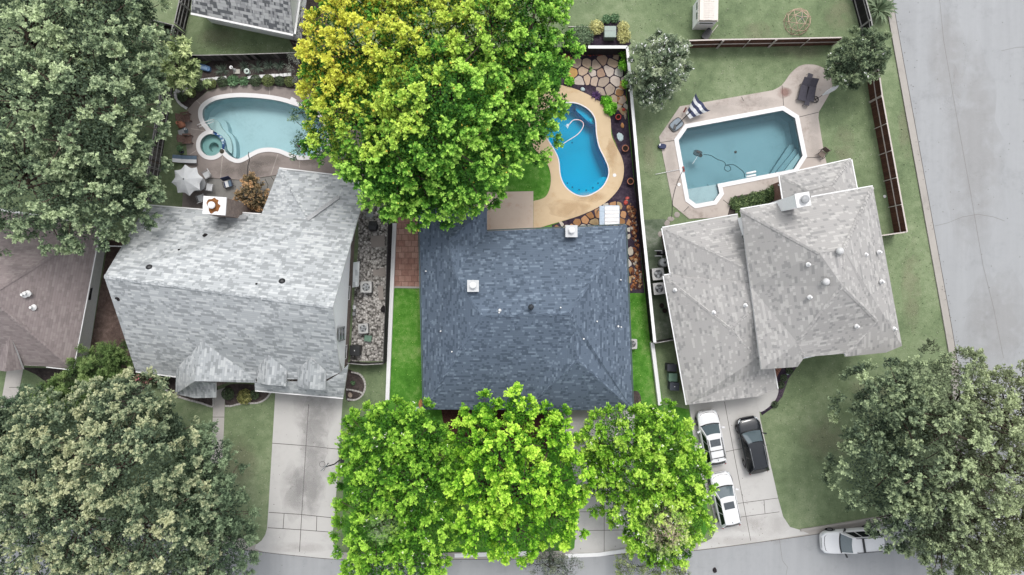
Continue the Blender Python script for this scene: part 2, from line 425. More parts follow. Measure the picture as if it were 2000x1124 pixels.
# ================================================================ THE GROUND
POOL1 = W(cr([(397,216),(396.6,228),(401,239.5),(407,247),(414,255.5),(426,261),(435,273),(438.5,286),(440,295),(446,302),(455,308),(466,311),(477,307),(490,299),(505,292),(525,289),(547,292),(570,301),(590,305),(612,302),(632,290),(640,268),(628,238),(600,217),(570,205),(540,197),(500,192),(460,191),(425,196),(405,206)], 4))
SPA = circ(P2(413, 284), .93, 40)
POOL2 = W(cr([(1108,202),(1128,204),(1149,215.5),(1161,233),(1164,263),(1169,287),(1179,308),(1187,328),(1186.5,346),(1174,367),(1149,381.5),(1128,381),(1107,367),(1095.7,345),(1092,313),(1083,292),(1070,271),(1062,245),(1070,215),(1088,204)], 4))
POOL3 = W([(1342,251),(1528,216.5),(1552,231.6),(1566.7,305),(1550,331),(1400.5,360),(1404.5,378),(1394,392.6),(1359,399),(1345.7,389),(1325,275)])
hole1, hole2, hole3 = offset(POOL1, .12), offset(POOL2, .06), offset(POOL3, .12)
spahole = offset(SPA, .12)
def sheet(name, poly, z, mat, holes=(), kind='structure', z0=None, label=None, cat=None):
    m = MB().prism(poly, z - .3 if z0 is None else z0, z, holes, sides=z0 is not None)
    return tag(m.build(name, mat), label, cat, None, kind)
big = [(-400, -400), (400, -400), (400, 400), (-400, 400)]
# keep the ground free of the spa/pool overlap: one joined hole for pool and spa
def join_pool_spa(pool, spa):
    out = [p for p in pool if not inside(p, spa)]
    k = max(range(len(out)), key=lambda i: math.dist(out[i - 1], out[i]))
    a, b = out[k - 1], out[k]; out = out[k:] + out[:k]
    sp = [p for p in spa if not inside(p, pool)]
    j = max(range(len(sp)), key=lambda i: math.dist(sp[i - 1], sp[i])); sp = sp[j:] + sp[:j]
    if math.dist(sp[0], a) > math.dist(sp[-1], a): sp.reverse()
    return out + sp
HOLE1 = join_pool_spa(hole1, spahole)
sheet('lawn', big, 0, M_lawn, [HOLE1, hole2, hole3])
# the greener middle lot
lot = W([(767,437),(757,781),(700,820),(672,900),(668,1040),(690,1092),(900,1086),(1040,1086),(1135,1083),(1235,1072),(1300,1066),(1372,1056),(1385,1030),(1372,900),(1345,800),(1296,790),(1271,669),(1246,430),(1217,106),(1000,106),(600,114),(700,330),(766,420)])
sheet('fresh_lawn', lot, .004, M_lawn2, [hole2])

def line_off(pts, wd, n=6, curve=True):
    l = cr(pts, n, False) if curve else pts
    a = offset(l, wd / 2, False); b = offset(l, -wd / 2, False); return a + b[::-1]
def strip(name, pts, wd, z, mat, px=True, z0=None, kind='structure', curve=True, parent=None):
    p = W(pts) if px else pts
    o = MB().prism(line_off(p, wd, 6, curve), z0 if z0 is not None else z - .01, z, sides=z0 is not None).build(name, mat, parent)
    return tag(o, None, None, None, kind) if kind else o

# streets: the bottom one (curved) and the wide one on the right
gl = [(-1500,760),(-400,935),(0,1002),(150,1027),(300,1048),(420,1066),(516,1079),(600,1088),(666,1093),(800,1094),(900,1093),(1040,1092),(1135,1088),(1300,1078),(1364,1075),(1480,1060),(1600,1043),(1720,1024),(1800,1005),(1850,965),(1876,900),(1880,830),(1872,760),(1868,694),(1809,364),(1750,38),(1600,-800),(1450,-1600)]
street = gl + [(4200,-1600),(4200,1330),(1900,1330),(1400,1330),(666,1335),(300,1290),(-400,1170),(-1500,990)]
sheet('street', W(street), .004, M_road)
gi = offset(cr(W(gl[1:-1]), 4, False), -.3, False)
tag(MB().prism(offset(gi, .31, False) + offset(gi, -.31, False)[::-1], 0, .008, sides=False).build('gutter_strip', M_gut), None, None, None, 'structure')
strip('gutter_joint', gl[1:-1], .045, .012, M_joint)
kerbA = [(-400,912),(0,980),(150,1005),(300,1027),(420,1045),(470,1054),(496,1062)]
kerbB = [(668,1081),(800,1082),(900,1081),(1040,1080),(1108,1077)]
kerbC = [(1246,1064),(1300,1063),(1362,1063)]
kerbD = [(1563,1035.5),(1600,1030),(1720,1010),(1790,993),(1838,955),(1862,900),(1866,830),(1859,750),(1855,694),(1796,364),(1737,38),(1587,-800)]
for k in (kerbA, kerbB, kerbC, kerbD):
    strip('kerb', k, .2, .12, M_gut, z0=-.05)

# driveways, walks
D1 = [(538,765),(524,1000),(521.5,1033),(518,1045),(511,1056),(500,1064.5),(498,1072),(516,1079),(600,1088),(666,1093),(666,1080),(657,1072),(651,1060),(650,1040),(653,1013),(663,878),(669.6,776)]
D2 = [(1090,790),(1240,790),(1238,960),(1240,1050),(1250,1076),(1180,1084),(1104,1090),(1122,1070),(1128,960)]
D3 = [(1342,760),(1360,900),(1390,990),(1396.5,1016),(1397,1038),(1390,1052),(1366.6,1064.5),(1362,1074),(1480,1059),(1580,1043),(1563,1035.5),(1543,1029.6),(1529.6,1009.6),(1519.6,973),(1484.7,818),(1478,760)]
for nm, dd in (('driveway', D1), ('driveway', D2), ('driveway', D3)):
    sheet(nm, W(dd), .012, M_drive)
sheet('porch_slab', W(cr([(1478,750),(1500,745),(1519,757),(1517,776),(1504,793),(1481,803)], 4)), .03, M_drive, z0=-.05)
sheet('path', W([(417,765),(440,757),(437.5,840),(434,905),(411,905),(415,843)]), .016, M_walk)
sheet('path', W([(-12,860),(0,800),(15,715),(47,715),(38,760),(22,830),(10,870)]), .016, M_walk)
def joints(name, lines, z, mat, wd=.05):
    m = MB()
    for l in lines:
        m.prism(line_off(W(l), wd, 1, False), z - .01, z, sides=False)
    tag(m.build(name, mat), None, None, None, 'structure')
joints('driveway_joint', [[(603,790),(594,930),(585,1078)],[(531.5,866),(598,871),(663,878)],[(525,1001),(587,1005),(652,1012)],[(523,1031),(586,1035),(650,1040)],[(555,1003),(553,1033)],[(619,1008),(618,1037)]], .016, M_joint)
joints('driveway_joint', [[(1415,785),(1436,900),(1466,1056)],[(1375,892),(1435,879),(1500,869)],[(1390,991),(1446,983),(1520,973)],[(1400,1017),(1451,1009.6),(1522,1000)],[(1492,977),(1494,1003)],[(1180,800),(1180,1085)],[(1128,1000),(1238,1000)],[(1124,1037),(1239,1035)]], .016, M_joint, .04)
joints('driveway_joint', [[(415,815),(438,815)],[(11,795),(34,790)],[(18,757),(44,757)]], .020, M_joint, .04)
crk = [[(1835,0),(1843,80),(1867,220),(1896,380),(1920,520),(1940,600),(1960,700)],[(1825,442),(1850,436),(1880,424),(1910,419),(1940,424),(1962,432)],[(1955,100),(1985,93),(2010,92)],[(1522,1052),(1526,1080),(1528,1095),(1538,1108),(1535,1124),(1536,1200)],[(820,1100),(824,1200)]]
joints('street_crack', crk, .012, plain('faint_crack', C(136, 134, 132), .9, .1), .03)
# patches of wear on driveway one
def blot(name, px, py, rx, ry, z, mat, seed=1, n=26, kind='structure'):
    rr = random.Random(seed); c = P(px, py)
    pts = [(c.x + rx * (1 + rr.uniform(-.22, .22)) * math.cos(2 * math.pi * i / n), c.y + ry * (1 + rr.uniform(-.22, .22)) * math.sin(2 * math.pi * i / n)) for i in range(n)]
    tag(MB().prism(cr(pts, 3), z - .01, z, sides=False).build(name, mat), None, None, None, kind)
def stainmat(name, c, a):
    m = bpy.data.materials.new(name); m.use_nodes = True; nt = m.node_tree; b = nt.nodes['Principled BSDF']
    b.inputs['Base Color'].default_value = c; b.inputs['Roughness'].default_value = .9
    tc = N(nt, 'ShaderNodeTexCoord'); gd = N(nt, 'ShaderNodeTexGradient', gradient_type='SPHERICAL')
    mp = N(nt, 'ShaderNodeMapping'); mp.inputs['Location'].default_value = (-1, -1, 0); mp.inputs['Scale'].default_value = (2, 2, 0)
    nt.links.new(tc.outputs['Generated'], mp.inputs[0]); nt.links.new(mp.outputs[0], gd.inputs[0])
    n = noise(nt, .8, 3, .55, dist=.4); f = math_(nt, 'MULTIPLY', gd.outputs['Fac'] if 'Fac' in gd.outputs else gd.outputs[1], ramp(nt, n, [(.25, (0, 0, 0, 1)), (.75, (1, 1, 1, 1))]))
    f = math_(nt, 'MINIMUM', math_(nt, 'MULTIPLY', f, 3.0), 1.0); nt.links.new(math_(nt, 'MULTIPLY', f, a), b.inputs['Alpha']); return m
M_oil = stainmat('worn_grey_stain', C(164, 162, 161), .26)
for i, (x, y, rx, ry) in enumerate([(615,800,1.9,2.6),(612,850,1.5,3.0),(607,920,1.5,3.4),(600,965,1.6,2.5),(575,960,1.2,2.5)]):
    blot('driveway_stain', x, y, rx, ry, .020 + i * .004, M_oil, i)
M_tan = stainmat('soft_dirt_stain', C(168, 162, 156), .16)
for i, (x, y, rx, ry) in enumerate([(1500,1030,1.8,1.2),(1455,1020,1.5,1.0),(1900,300,2.5,9),(1850,120,1.6,5),(1950,620,3,4),(580,1070,3.4,.5),(1450,1058,4,.5)]):
    blot('worn_patch', x, y, rx, ry, .024 + (i % 3) * .004, M_tan, 20 + i)
M_dry = stainmat('dry_grass_patch', C(158, 156, 128), .3)
for i, (x, y, rx, ry) in enumerate([(1480,62,1.3,.9),(1650,285,1,2.2),(1560,100,2.2,1),(1780,560,1,4),(1770,250,.8,3),(430,75,2.2,.9),(1640,30,1.5,1.5),(1620,860,2.5,2),(470,900,1.5,2.4),(1700,760,2,1),(1270,300,.7,2)]):
    blot('dry_lawn_patch', x, y, rx, ry, .006 + (i % 2) * .002, M_dry, 40 + i)

# beds, gravel
sheet('mulch_bed', W([(400,126),(413,119),(600,114),(640,112),(650,200),(600,180),(570,175),(520,166),(440,168),(405,178),(380,200),(366,214),(350,205),(345,190),(360,178),(378,172),(392,158)]), .008, M_soil)
sheet('mulch_bed', W([(586,-60),(640,-60),(640,112),(600,114),(590,95),(572,92),(565,78),(584,60)]), .010, M_soil)
sheet('mulch_bed', W(cr([(265,722),(345,735),(420,745),(418,793),(395,787),(365,779),(335,768),(312,748),(285,740)], 3)), .010, M_soil)
sheet('mulch_bed', W(cr([(440,755),(480,750),(529,758),(528,768),(521,778),(511,784),(500,787.5),(480,787),(465,789),(452,793),(440,790)], 3)), .010, M_soil)
sheet('mulch_bed', W(cr([(677,725),(690,726),(704,732),(712,745),(713,760),(706,774),(694,781),(676,781)], 3)), .010, M_soil)
sheet('mulch_bed', W(cr([(1120,92),(1135,72),(1155,66),(1166,50),(1180,38),(1200,35),(1216,48),(1223,68),(1225,92)], 3)), .010, M_soilp)
sheet('mulch_bed', W([(1508,715),(1560,712),(1540,740),(1528,775),(1512,795),(1488,812),(1484,803),(1500,795),(1515,777),(1519,757)]), .008, M_soilp)
sheet('bark_bed', W([(212,470),(285,470),(300,730),(165,740),(172,705)]), .008, M_soilb)
sheet('mulch_bed', W([(40,718),(180,722),(300,735),(250,800),(110,800),(90,780),(88,745),(70,732)]), .012, M_soil)
sheet('bark_bed', W([(860,790),(1090,790),(1090,850),(1070,880),(930,870),(870,850)]), .010, plain('red_brown_mulch', C(82, 56, 50), .95, .1, var=.4, scale=9))
sheet('mulch_bed', W(cr([(1230,770),(1245,764),(1252,778),(1250,800),(1232,800)], 3)), .010, M_soil)
bed = [(1240,573),(1259,573),(1246,430),(1232,290),(1224,200),(1217,106),(1100,106),(1096,150),(1096,175),(1150,190),(1180,212),(1192,240),(1196,265),(1214,310),(1216,335),(1211,360),(1198,381),(1172,402),(1131,422),(1078,440),(1078,460),(1215,460),(1226,573)]
sheet('planting_bed', W(bed), .008, M_soilp)
# left side yard of river rock
m, nt, b = newmat('river_rock', .9, .2)
vo = N(nt, 'ShaderNodeTexVoronoi'); vo.inputs['Scale'].default_value = 6.0; g = N(nt, 'ShaderNodeNewGeometry'); nt.links.new(g.outputs['Position'], vo.inputs['Vector'])
sp = N(nt, 'ShaderNodeSeparateColor'); nt.links.new(vo.outputs['Color'], sp.inputs[0])
c1 = ramp(nt, sp.outputs[0], [(0, C(96, 93, 90)), (.35, C(166, 162, 157)), (.7, C(190, 186, 181)), (1, C(226, 222, 217))]); dk = ramp(nt, vo.outputs['Distance'], [(.45, (1, 1, 1, 1)), (.8, (.35, .34, .33, 1))])
nt.links.new(mixc(nt, 1.0, c1, dk, 'MULTIPLY'), b.inputs['Base Color']); bump(nt, b, math_(nt, 'MULTIPLY', vo.outputs['Distance'], -1), .9, .06); M_rock = m
sheet('river_rock', W([(700,395),(740,400),(766,437),(760,580),(753,706),(684,706),(690,600),(700,480)]), .010, M_rock, kind='stuff', label='grey and white river rock filling the side yard', cat='gravel')
M_ston = concrete('stepping_stone', C(160, 152, 146), .06)
for i, (x, y, a, b2) in enumerate([(738,472,1.15,.95),(747,532,.55,.75),(735,533,.5,.5),(744,572,.42,1.2)]):
    c = P(x, y); tag(MB().box((c.x, c.y, .03), (a, b2, .06), R(3)).build('stepping_stone', M_ston), ['large square paver slab under the side yard tree edge', 'small oblong paver by the dark fence in the river rock', 'small square paver left of another in the river rock', 'long narrow paver beside the dark fence in the river rock'][i], 'paving stone')
# side patch right of the middle lot (thin weedy gravel)
M_weedy = ground_mat('thin_weedy_gravel', (C(78, 92, 72), C(104, 116, 96), C(146, 150, 138)), (.6, 3, 16))
sheet('thin_grass', W([(1252,430),(1300,428),(1312,540),(1325,664),(1281,669),(1262,520)]), .006, M_weedy)
# pavers left of the blue-roofed house
sheet('paver_patio', W([(768,425),(845,425),(845,561),(762,561)]), .03, M_pavers, z0=-.05)
strip('paver_edging', [(761,561),(822,562)], .16, .09, M_gut, z0=0, curve=False)

# pool decks
deck1 = W([(364,222),(368,214),(380,200),(405,180),(440,169),(480,166),(520,166),(570,174),(620,182),(680,210),(705,260),(715,345),(715,400),(520,425),(510,430),(395,412),(356,408),(358,370),(361,338),(365,317),(366,300),(362,262),(362,240)])
sheet('pool_deck', deck1, .05, M_deckL, [offset(HOLE1, .02)], z0=-.1)
M_deckL2 = concrete('grey_patio_slab', C(138, 136, 132), .09)
sheet('patio', W([(400,349),(413,349),(477,353),(541,343),(560,420),(395,415)]), .054, M_deckL2)
joints('deck_joint', [[(435,306),(431,349)],[(481.5,315),(493.5,339)],[(543,302),(529.5,342)],[(585.5,313),(585,329)],[(452,164),(452,182)],[(527,168),(527,188)],[(384,197),(393,205)],[(373,252),(400,256)],[(372,302),(385,294)]], .058, M_jointl, .06)
joints('deck_joint', [[(405,348),(413,349),(477,353),(541,343)],[(518,350),(524,362),(520,380)],[(530,346),(538,356),(531,372),(536,380)]], .062, M_joint, .06)
deck2 = W(cr([(1097,167),(1128,176),(1160,192),(1184.7,211),(1192.5,235),(1194,263.5),(1202.5,285),(1215,310),(1218.5,335),(1213,360),(1199,381),(1174,402),(1131,422),(1078,438),(1042,447)], 4, False)) + W([(1042,460),(950,460),(951,376),(940,374)]) + W([(1042,374),(1042,393),(1064,386),(1074,367),(1075.5,342),(1069,320.5),(1056.6,304.5),(1040,285),(1030,255),(1040,205),(1065,180)])
deck2 = [p for p in deck2]
# patio slab is its own sheet, so the deck polygon keeps clear of it
deck2 = W(cr([(1097,167),(1128,176),(1160,192),(1184.7,211),(1192.5,235),(1194,263.5),(1202.5,285),(1215,310),(1218.5,335),(1213,360),(1199,381),(1174,402),(1131,422),(1078,438),(1042,449)], 4, False)) + W(cr([(1042,393),(1064,386),(1074,367),(1075.5,342),(1069,320.5),(1056.6,304.5),(1040,285),(1030,255),(1040,205),(1065,180)], 4, False))
sheet('pool_deck', deck2, .05, M_deckC, [offset(hole2, .01)], z0=-.1)
sheet('patio', W([(951,376),(1041.6,374),(1041.6,462),(951,462)]), .06, M_slabC, z0=-.1)
sheet('patio', W([(925,400),(950.6,400),(950.6,462),(925,462)]), .045, M_slabC, z0=-.1)
deck3 = W([(1327.5,208.5),(1509,177)] + cr([(1509,177),(1527,166.5),(1545,142.5),(1563,129),(1584,126.6),(1605,132),(1620,146),(1625,168),(1620,183),(1599,219)], 4, False)[1:] + [(1598,231),(1608.6,297),(1620,345),(1530,380),(1526,395),(1415,422),(1386.5,426),(1345.7,428),(1314.5,402),(1287,267.7)])
sheet('pool_deck', deck3, .05, M_deckR, [offset(hole3, .02)], z0=-.1)
joints('deck_joint', [[(1289,279),(1318,275)],[(1559.5,229.5),(1598,220)],[(1574,309),(1606,307)],[(1412,391),(1425,401)],[(1335,414),(1345,404)],[(1527,168),(1530,208)],[(1303,336),(1326,332)],[(1448,190),(1452,198)]], .056, M_joint, .05)
sheet('planting_bed', W([(1425,404),(1436,384),(1520,369),(1530,372),(1536,398),(1420,424)]), .058, M_soil)
blot('deck_stain', 1531, 181, .7, .5, .060, stainmat('rust_red_stain', C(150, 112, 104), .6), 5)
for i, (x, y, rx, ry) in enumerate([(1400,215,2.2,.6),(1470,200,2.5,.5),(1310,330,.5,2.5),(1590,270,.6,2),(1580,150,1.2,.8)]):
    blot('deck_stain', x, y, rx, ry, .060, M_tan, 60 + i)
for i, (x, y, rx, ry) in enumerate([(470,330,2.5,.8),(385,380,1,1.5),(520,315,1.5,.6),(600,315,1.6,.4)]):
    blot('deck_stain', x, y, rx, ry, .066, stainmat('deck_wear', C(124, 116, 110), .35), 70 + i)
for i, (x, y, rx, ry) in enumerate([(1110,408,2.0,.8),(1150,385,1.6,.5),(1195,300,.5,1.5)]):
    blot('deck_stain', x, y, rx, ry, .066, stainmat('tan_wear', C(202, 168, 124), .3), 80 + i)

# ---------------------------------------------------------------- stones
def clip(poly, a, b, c):
    out = []
    for i in range(len(poly)):
        p, q = poly[i - 1], poly[i]; dp, dq = a * p[0] + b * p[1] - c, a * q[0] + b * q[1] - c
        if (dp <= 0) != (dq <= 0):
            t = dp / (dp - dq); out.append((p[0] + (q[0] - p[0]) * t, p[1] + (q[1] - p[1]) * t))
        if dq <= 0: out.append(q)
    return out
def color_attr(o, cols):
    me = o.data; at = me.color_attributes.new('Col', 'FLOAT_COLOR', 'CORNER')
    arr = np.empty((len(me.loops), 4), dtype=np.float32)
    for p in me.polygons:
        arr[p.loop_start:p.loop_start + p.loop_total] = cols[p.index]
    at.data.foreach_set('color', arr.ravel())
def flagstones(name, poly, spacing, pal, seed, label, gap=.045, z=.05, jit=.32):
    rr = random.Random(seed); xs = [p[0] for p in poly]; ys = [p[1] for p in poly]; pts = []
    nx = int((max(xs) - min(xs)) / spacing) + 2; ny = int((max(ys) - min(ys)) / spacing) + 2
    for i in range(-1, nx):
        for j in range(-1, ny):
            pts.append((min(xs) + (i + .5 * (j % 2) + rr.uniform(-jit, jit)) * spacing, min(ys) + (j + rr.uniform(-jit, jit)) * spacing))
    m = MB(); cols = []
    for p in pts:
        if not inside(p, poly): continue
        c = [(p[0] - 2 * spacing, p[1] - 2 * spacing), (p[0] + 2 * spacing, p[1] - 2 * spacing), (p[0] + 2 * spacing, p[1] + 2 * spacing), (p[0] - 2 * spacing, p[1] + 2 * spacing)]
        for q in pts:
            dx, dy = q[0] - p[0], q[1] - p[1]; L = math.hypot(dx, dy)
            if 0 < L < 3.2 * spacing:
                mx = ((p[0] + q[0]) / 2, (p[1] + q[1]) / 2); c = clip(c, dx / L, dy / L, (mx[0] * dx + mx[1] * dy) / L - gap)
        if len(c) < 3 or abs(area(c)) < .03: continue
        cx = sum(v[0] for v in c) / len(c); cy = sum(v[1] for v in c) / len(c)
        # cut each stone at the patio's edge
        c = [(cx + (v[0] - cx) * k, cy + (v[1] - cy) * k) for v in c for k in [next((k for k in (1, .85, .7, .5, .35) if inside((cx + (v[0] - cx) * k, cy + (v[1] - cy) * k), poly)), .3)]]
        c2 = []
        for i in range(len(c)):
            a, b = c[i - 1], c[i]; e = c[(i + 1) % len(c)]
            c2 += [(b[0] + (a[0] - b[0]) * .16, b[1] + (a[1] - b[1]) * .16), (b[0] + (e[0] - b[0]) * .16, b[1] + (e[1] - b[1]) * .16)]
        n0 = len(m.f); m.prism(c2, 0, z + rr.uniform(-.008, .008)); k = rr.choice(pal); v = rr.uniform(.88, 1.1)
        cols += [tuple(x * v for x in k[:3]) + (1,)] * (len(m.f) - n0)
    o = m.build(name, M_stone); color_attr(o, cols); return tag(o, None, None, None, 'structure')
pal1 = [C(206,192,178), C(214,200,190), C(196,176,160), C(204,180,158), C(184,168,154), C(206,164,104), C(190,160,140), C(212,206,200)]
pal2 = [C(190,166,128), C(204,184,150), C(176,132,92), C(206,198,184), C(168,124,84), C(196,150,110)]
flagstones('flagstone_patio', W([(1098,108),(1190,107),(1215,109),(1221,165),(1223,212),(1206,214),(1188,200),(1160,182),(1128,168),(1098,158)]), .80, pal1, 3, '')
flagstones('flagstone_patio', W([(1222,150),(1226,235),(1216,232),(1196,206),(1206,160)]), .62, pal2, 5, '')
flagstones('flagstone_patio', W([(1080,440),(1131,424),(1174,404),(1200,383),(1214,398),(1224,420),(1226,465),(1080,465)]), .72, pal2, 8, '')
flagstones('flagstone_patio', W([(1222,420),(1230,430),(1236,480),(1240,520),(1232,560),(1222,560)]), .62, pal2 + [C(214,208,200)] * 3, 9, '')
def rubble(name, poly, n, r, pal, seed, label, cat):
    rr = random.Random(seed); xs = [p[0] for p in poly]; ys = [p[1] for p in poly]; m = MB(); cols = []
    while n > 0:
        p = (rr.uniform(min(xs), max(xs)), rr.uniform(min(ys), max(ys)))
        if not inside(p, poly): continue
        n -= 1; k = rr.uniform(r[0], r[1]); q = circ(p, k, 6, rr.uniform(0, 1), rr.uniform(6.2, 6.6))
        q = [(p[0] + (a - p[0]) * rr.uniform(.6, 1.2), p[1] + (b - p[1]) * rr.uniform(.6, 1.2)) for a, b in q]
        n0 = len(m.f); top = [(p[0] + (a - p[0]) * .6, p[1] + (b - p[1]) * .6) for a, b in q]; h = k * rr.uniform(.4, .8)
        vs = [(a, b, 0) for a, b in q] + [(a, b, h) for a, b in top]; N_ = len(q)
        fs = [(i, (i + 1) % N_, N_ + (i + 1) % N_, N_ + i) for i in range(N_)] + [tuple(range(N_, 2 * N_))]
        m.add(vs, fs); c = rr.choice(pal); cols += [c] * len(fs)
    o = m.build(name, M_stone); color_attr(o, cols); return tag(o, label, cat, None, 'stuff')
rubble('rubble', W([(1224,395),(1240,400),(1254,560),(1232,572),(1238,480),(1230,430)]), 210, (.05, .22), [C(150,92,60), C(176,120,80), C(120,78,60), C(196,160,120), C(90,60,52), C(196,186,172)], 4, 'loose brown and orange rubble between stepping stones and dark fence', 'rubble')
rubble('rubble', W([(1104,104),(1216,104),(1218,109),(1104,110)]), 60, (.05, .14), [C(170,120,100), C(206,180,160), C(150,70,56)], 6, 'small pinkish rubble along the foot of the back fence', 'rubble')
rubble('rubble', W([(1232,430),(1244,436),(1256,565),(1236,568)]), 60, (.05, .14), [C(110,66,48), C(90,52,44), C(70,56,60)], 7, 'fine red brown rubble against the dark fence', 'rubble')

# ================================================================ HOUSES
def house(name, label, px, py, cat='house'): 
    c = P(px, py); return thing(name, label, cat, (c.x, c.y, 0))
def eave_loop(pts, ins): return offset([P2(*p) for p in pts], -ins)
# ---- light grey two storey house (left of the middle)
h1 = house('house', 'house with pale grey patchwork shingles and brick chimney below the turquoise pool', 470, 570)
L_, R_ = (203, 540, 8.5), (650, 600, 9.3); a = (285, 402, 3.0); b = (510, 420, 3.1); w1 = (545, 330, 3.0); V = (600, 428, 4.7); e1 = (662, 383, 3.7); w2 = (700, 349, 3.0); w3 = (710, 388, 3.2)
fl = (265, 725, 3.0); f1 = (345, 735, 3.0)
mainS = [L_, fl, f1, (500, 741, 3.1), (563, 741, 3.7), (638, 741, 3.9), (664, 728, 4.3), R_]
F1 = [([L_, R_, V, b, a], -6.5), ([R_, w3, e1, V], -6.5), ([w1, V, b], -6.5), ([w1, w2, e1, V], -3), ([w2, w3, e1], -3), (mainS, -6.5)]
roof(h1, F1, M_sh1, caps=[(L_, R_), (w1, V), (V, e1)], gutters=[(w1, w2), (fl, f1), (a, (395, 411, 3.05)), ((470, 417, 3.1), b)])
MB().bar(P(600, 430, 4.72), P(661, 386, 3.75), .28, .3).build('step_flashing', M_grey, h1)
g1 = [(345, 714, 3.55), (398, 655, 5.95), (378, 744, 5.75), (371, 745, 5.2), (342, 770, 3.0)]
roof(h1, [([(345, 714, 3.5), (398, 654, 5.95), (380, 745, 5.7), (342, 770, 3.0)], 81), ([(398, 654, 5.95), (500, 742, 3.2), (500, 748, 3.0), (380, 745, 5.7)], 81), ([(342, 770, 3.0), (380, 745, 4.2), (421, 748, 3.5), (421, 777, 2.8), (380, 778, 2.85)], 81)], M_sh1, caps=())
roof(h1, [([(497, 746, 3.3), (638, 745, 4.0), (664, 729, 4.2), (680, 712, 4.2), (670, 777, 2.7), (498, 762, 2.7)], -6)], M_sh1, gutters=[((498, 762, 2.7), (670, 777, 2.7))])
def dormer(x0, x1, xp, yp, yl, yr, yb, zt, zb, par, mat, cap=True):
    pk, pf = (xp, yp, zt), (xp - 3, yb, zt - .1)
    roof(par, [([(x0, yl, zb + .2), pk, pf, (x0 - 1, yb - 4, zb)], 84), ([pk, (x1, yr, zb + .2), (x1 - 2, yb + 3, zb), pf], 84)], mat, drop=.18, caps=())
    A, B, Cc = P(x0 + 2, yb - 7, zb), P(x1 - 4, yb - 2, zb), P(xp - 2, yb - 3, zt - .25)
    D = Vector((0, .25, 0)); lo = Vector((0, 0, -1.3))
    MB().add([A + lo, B + lo, B, Cc, A, A + lo + D, B + lo + D, B + D, Cc + D, A + D], [(0, 1, 2, 3, 4), (9, 8, 7, 6, 5), (0, 5, 6, 1), (1, 6, 7, 2), (2, 7, 8, 3), (3, 8, 9, 4), (4, 9, 5, 0)]).build('dormer_wall', M_siding, par)
    c = (A + B) / 2; MB().box((c.x, c.y - .02, c.z - .35), (.8, .06, .8)).build('window', M_glass, par)
dormer(503, 560, 524, 692, 714, 720, 752, 5.3, 4.0, h1, M_sh1)
dormer(582, 637, 607, 700, 720, 724, 760, 5.5, 4.1, h1, M_sh1)
fp1 = W([(292,400),(508,414)], 3) + W([(545,338),(700,356)], 3) + [(-12.95, 6.9), (-13.75, -7.9)] + W([(660,768),(505,755),(500,740),(418,742),(418,765),(350,762),(350,726),(274,718)], 3)
fp1 = offset(fp1, -.25)
walls(h1, fp1, 2.3, M_brick1, 'brick_wall'); windows(h1, fp1, (6, 7, 8))
# gable walls, white siding above the brick
def gable(par, p1, p2, pk, th, mat, nm='gable_wall'):
    m = MB(); D = Vector((th, 0, 0)); p1, p2, pk = Vector(p1), Vector(p2), Vector(pk)
    b1 = Vector((p1.x, p1.y, p1.z)); b2 = Vector((p2.x, p2.y, p2.z))
    m.add([b1, b2, pk, b1 - D, b2 - D, pk - D], [(0, 1, 2), (5, 4, 3), (0, 3, 4, 1), (1, 4, 5, 2), (2, 5, 3, 0)]); return m.build(nm, mat, par)
pR = P(*R_); gx = pR.x - .12
gable(h1, (-12.95, 6.85, 2.31), (-13.7, -7.2, 2.31), (gx - .45, pR.y, pR.z - .32), .2, M_siding)
pL = P(*L_); gable(h1, (-28.9, 6.4, 2.76), (-29.7, -6.5, 2.76), (pL.x + .7, pL.y, pL.z - .35), -.2, M_siding)
wf = MB(); cx = -13.33
for dy, dz, sy, sz in ((0, .8, 1.0, .1), (0, -.8, 1.0, .1), (.5, 0, .1, 1.7), (-.5, 0, .1, 1.7), (0, 0, .95, .07)):
    wf.box((cx + .07, -3.6 + dy, 4.75 + dz), (.1, sy, sz))
wo = wf.build('window', M_metal, h1); MB().box((cx + .05, -3.6, 4.75), (.06, .98, 1.6)).build('pane', M_glass, wo)
roof(h1, [([(690, 513, 2.6), (702, 511, 2.2), (700, 560, 2.2), (688, 562, 2.6)], 90)], M_sh1, drop=.15)
# brick chimney
cb = MB().box((-22.5, 6.2, 3.1), (1.7, 1.3, 6.2), R(-4)); ch = cb.build('chimney', M_brick1, h1)
MB().box((-22.52, 6.2, 6.26), (1.74, 1.36, .12), R(-4)).build('chimney_cap', M_white, ch)
rr = random.Random(2)
pts = [(-22.6 + (.46 + rr.uniform(-.1, .1)) * math.cos(t * .35), 6.2 + (.60 + rr.uniform(-.12, .1)) * math.sin(t * .35)) for t in range(18)]
MB().prism([(x, max(5.5, min(6.9, y))) for x, y in cr(pts, 3)], 6.3, 6.325).build('rust_stain', plain('rust', C(140, 92, 52), .8, .2, var=.25, scale=5), ch)
MB().lathe((-22.6, 6.2, 6.33), [(.10, 0), (.12, .25), (.27, .26), (.27, .36), (.2, .42), (0, .44)]).build('flue_cap', M_white, ch)
MB().box((-21.9, 5.45, 3.6), (1.6, .5, .5), R(-4), R(40)).build('flashing', M_grey, ch)
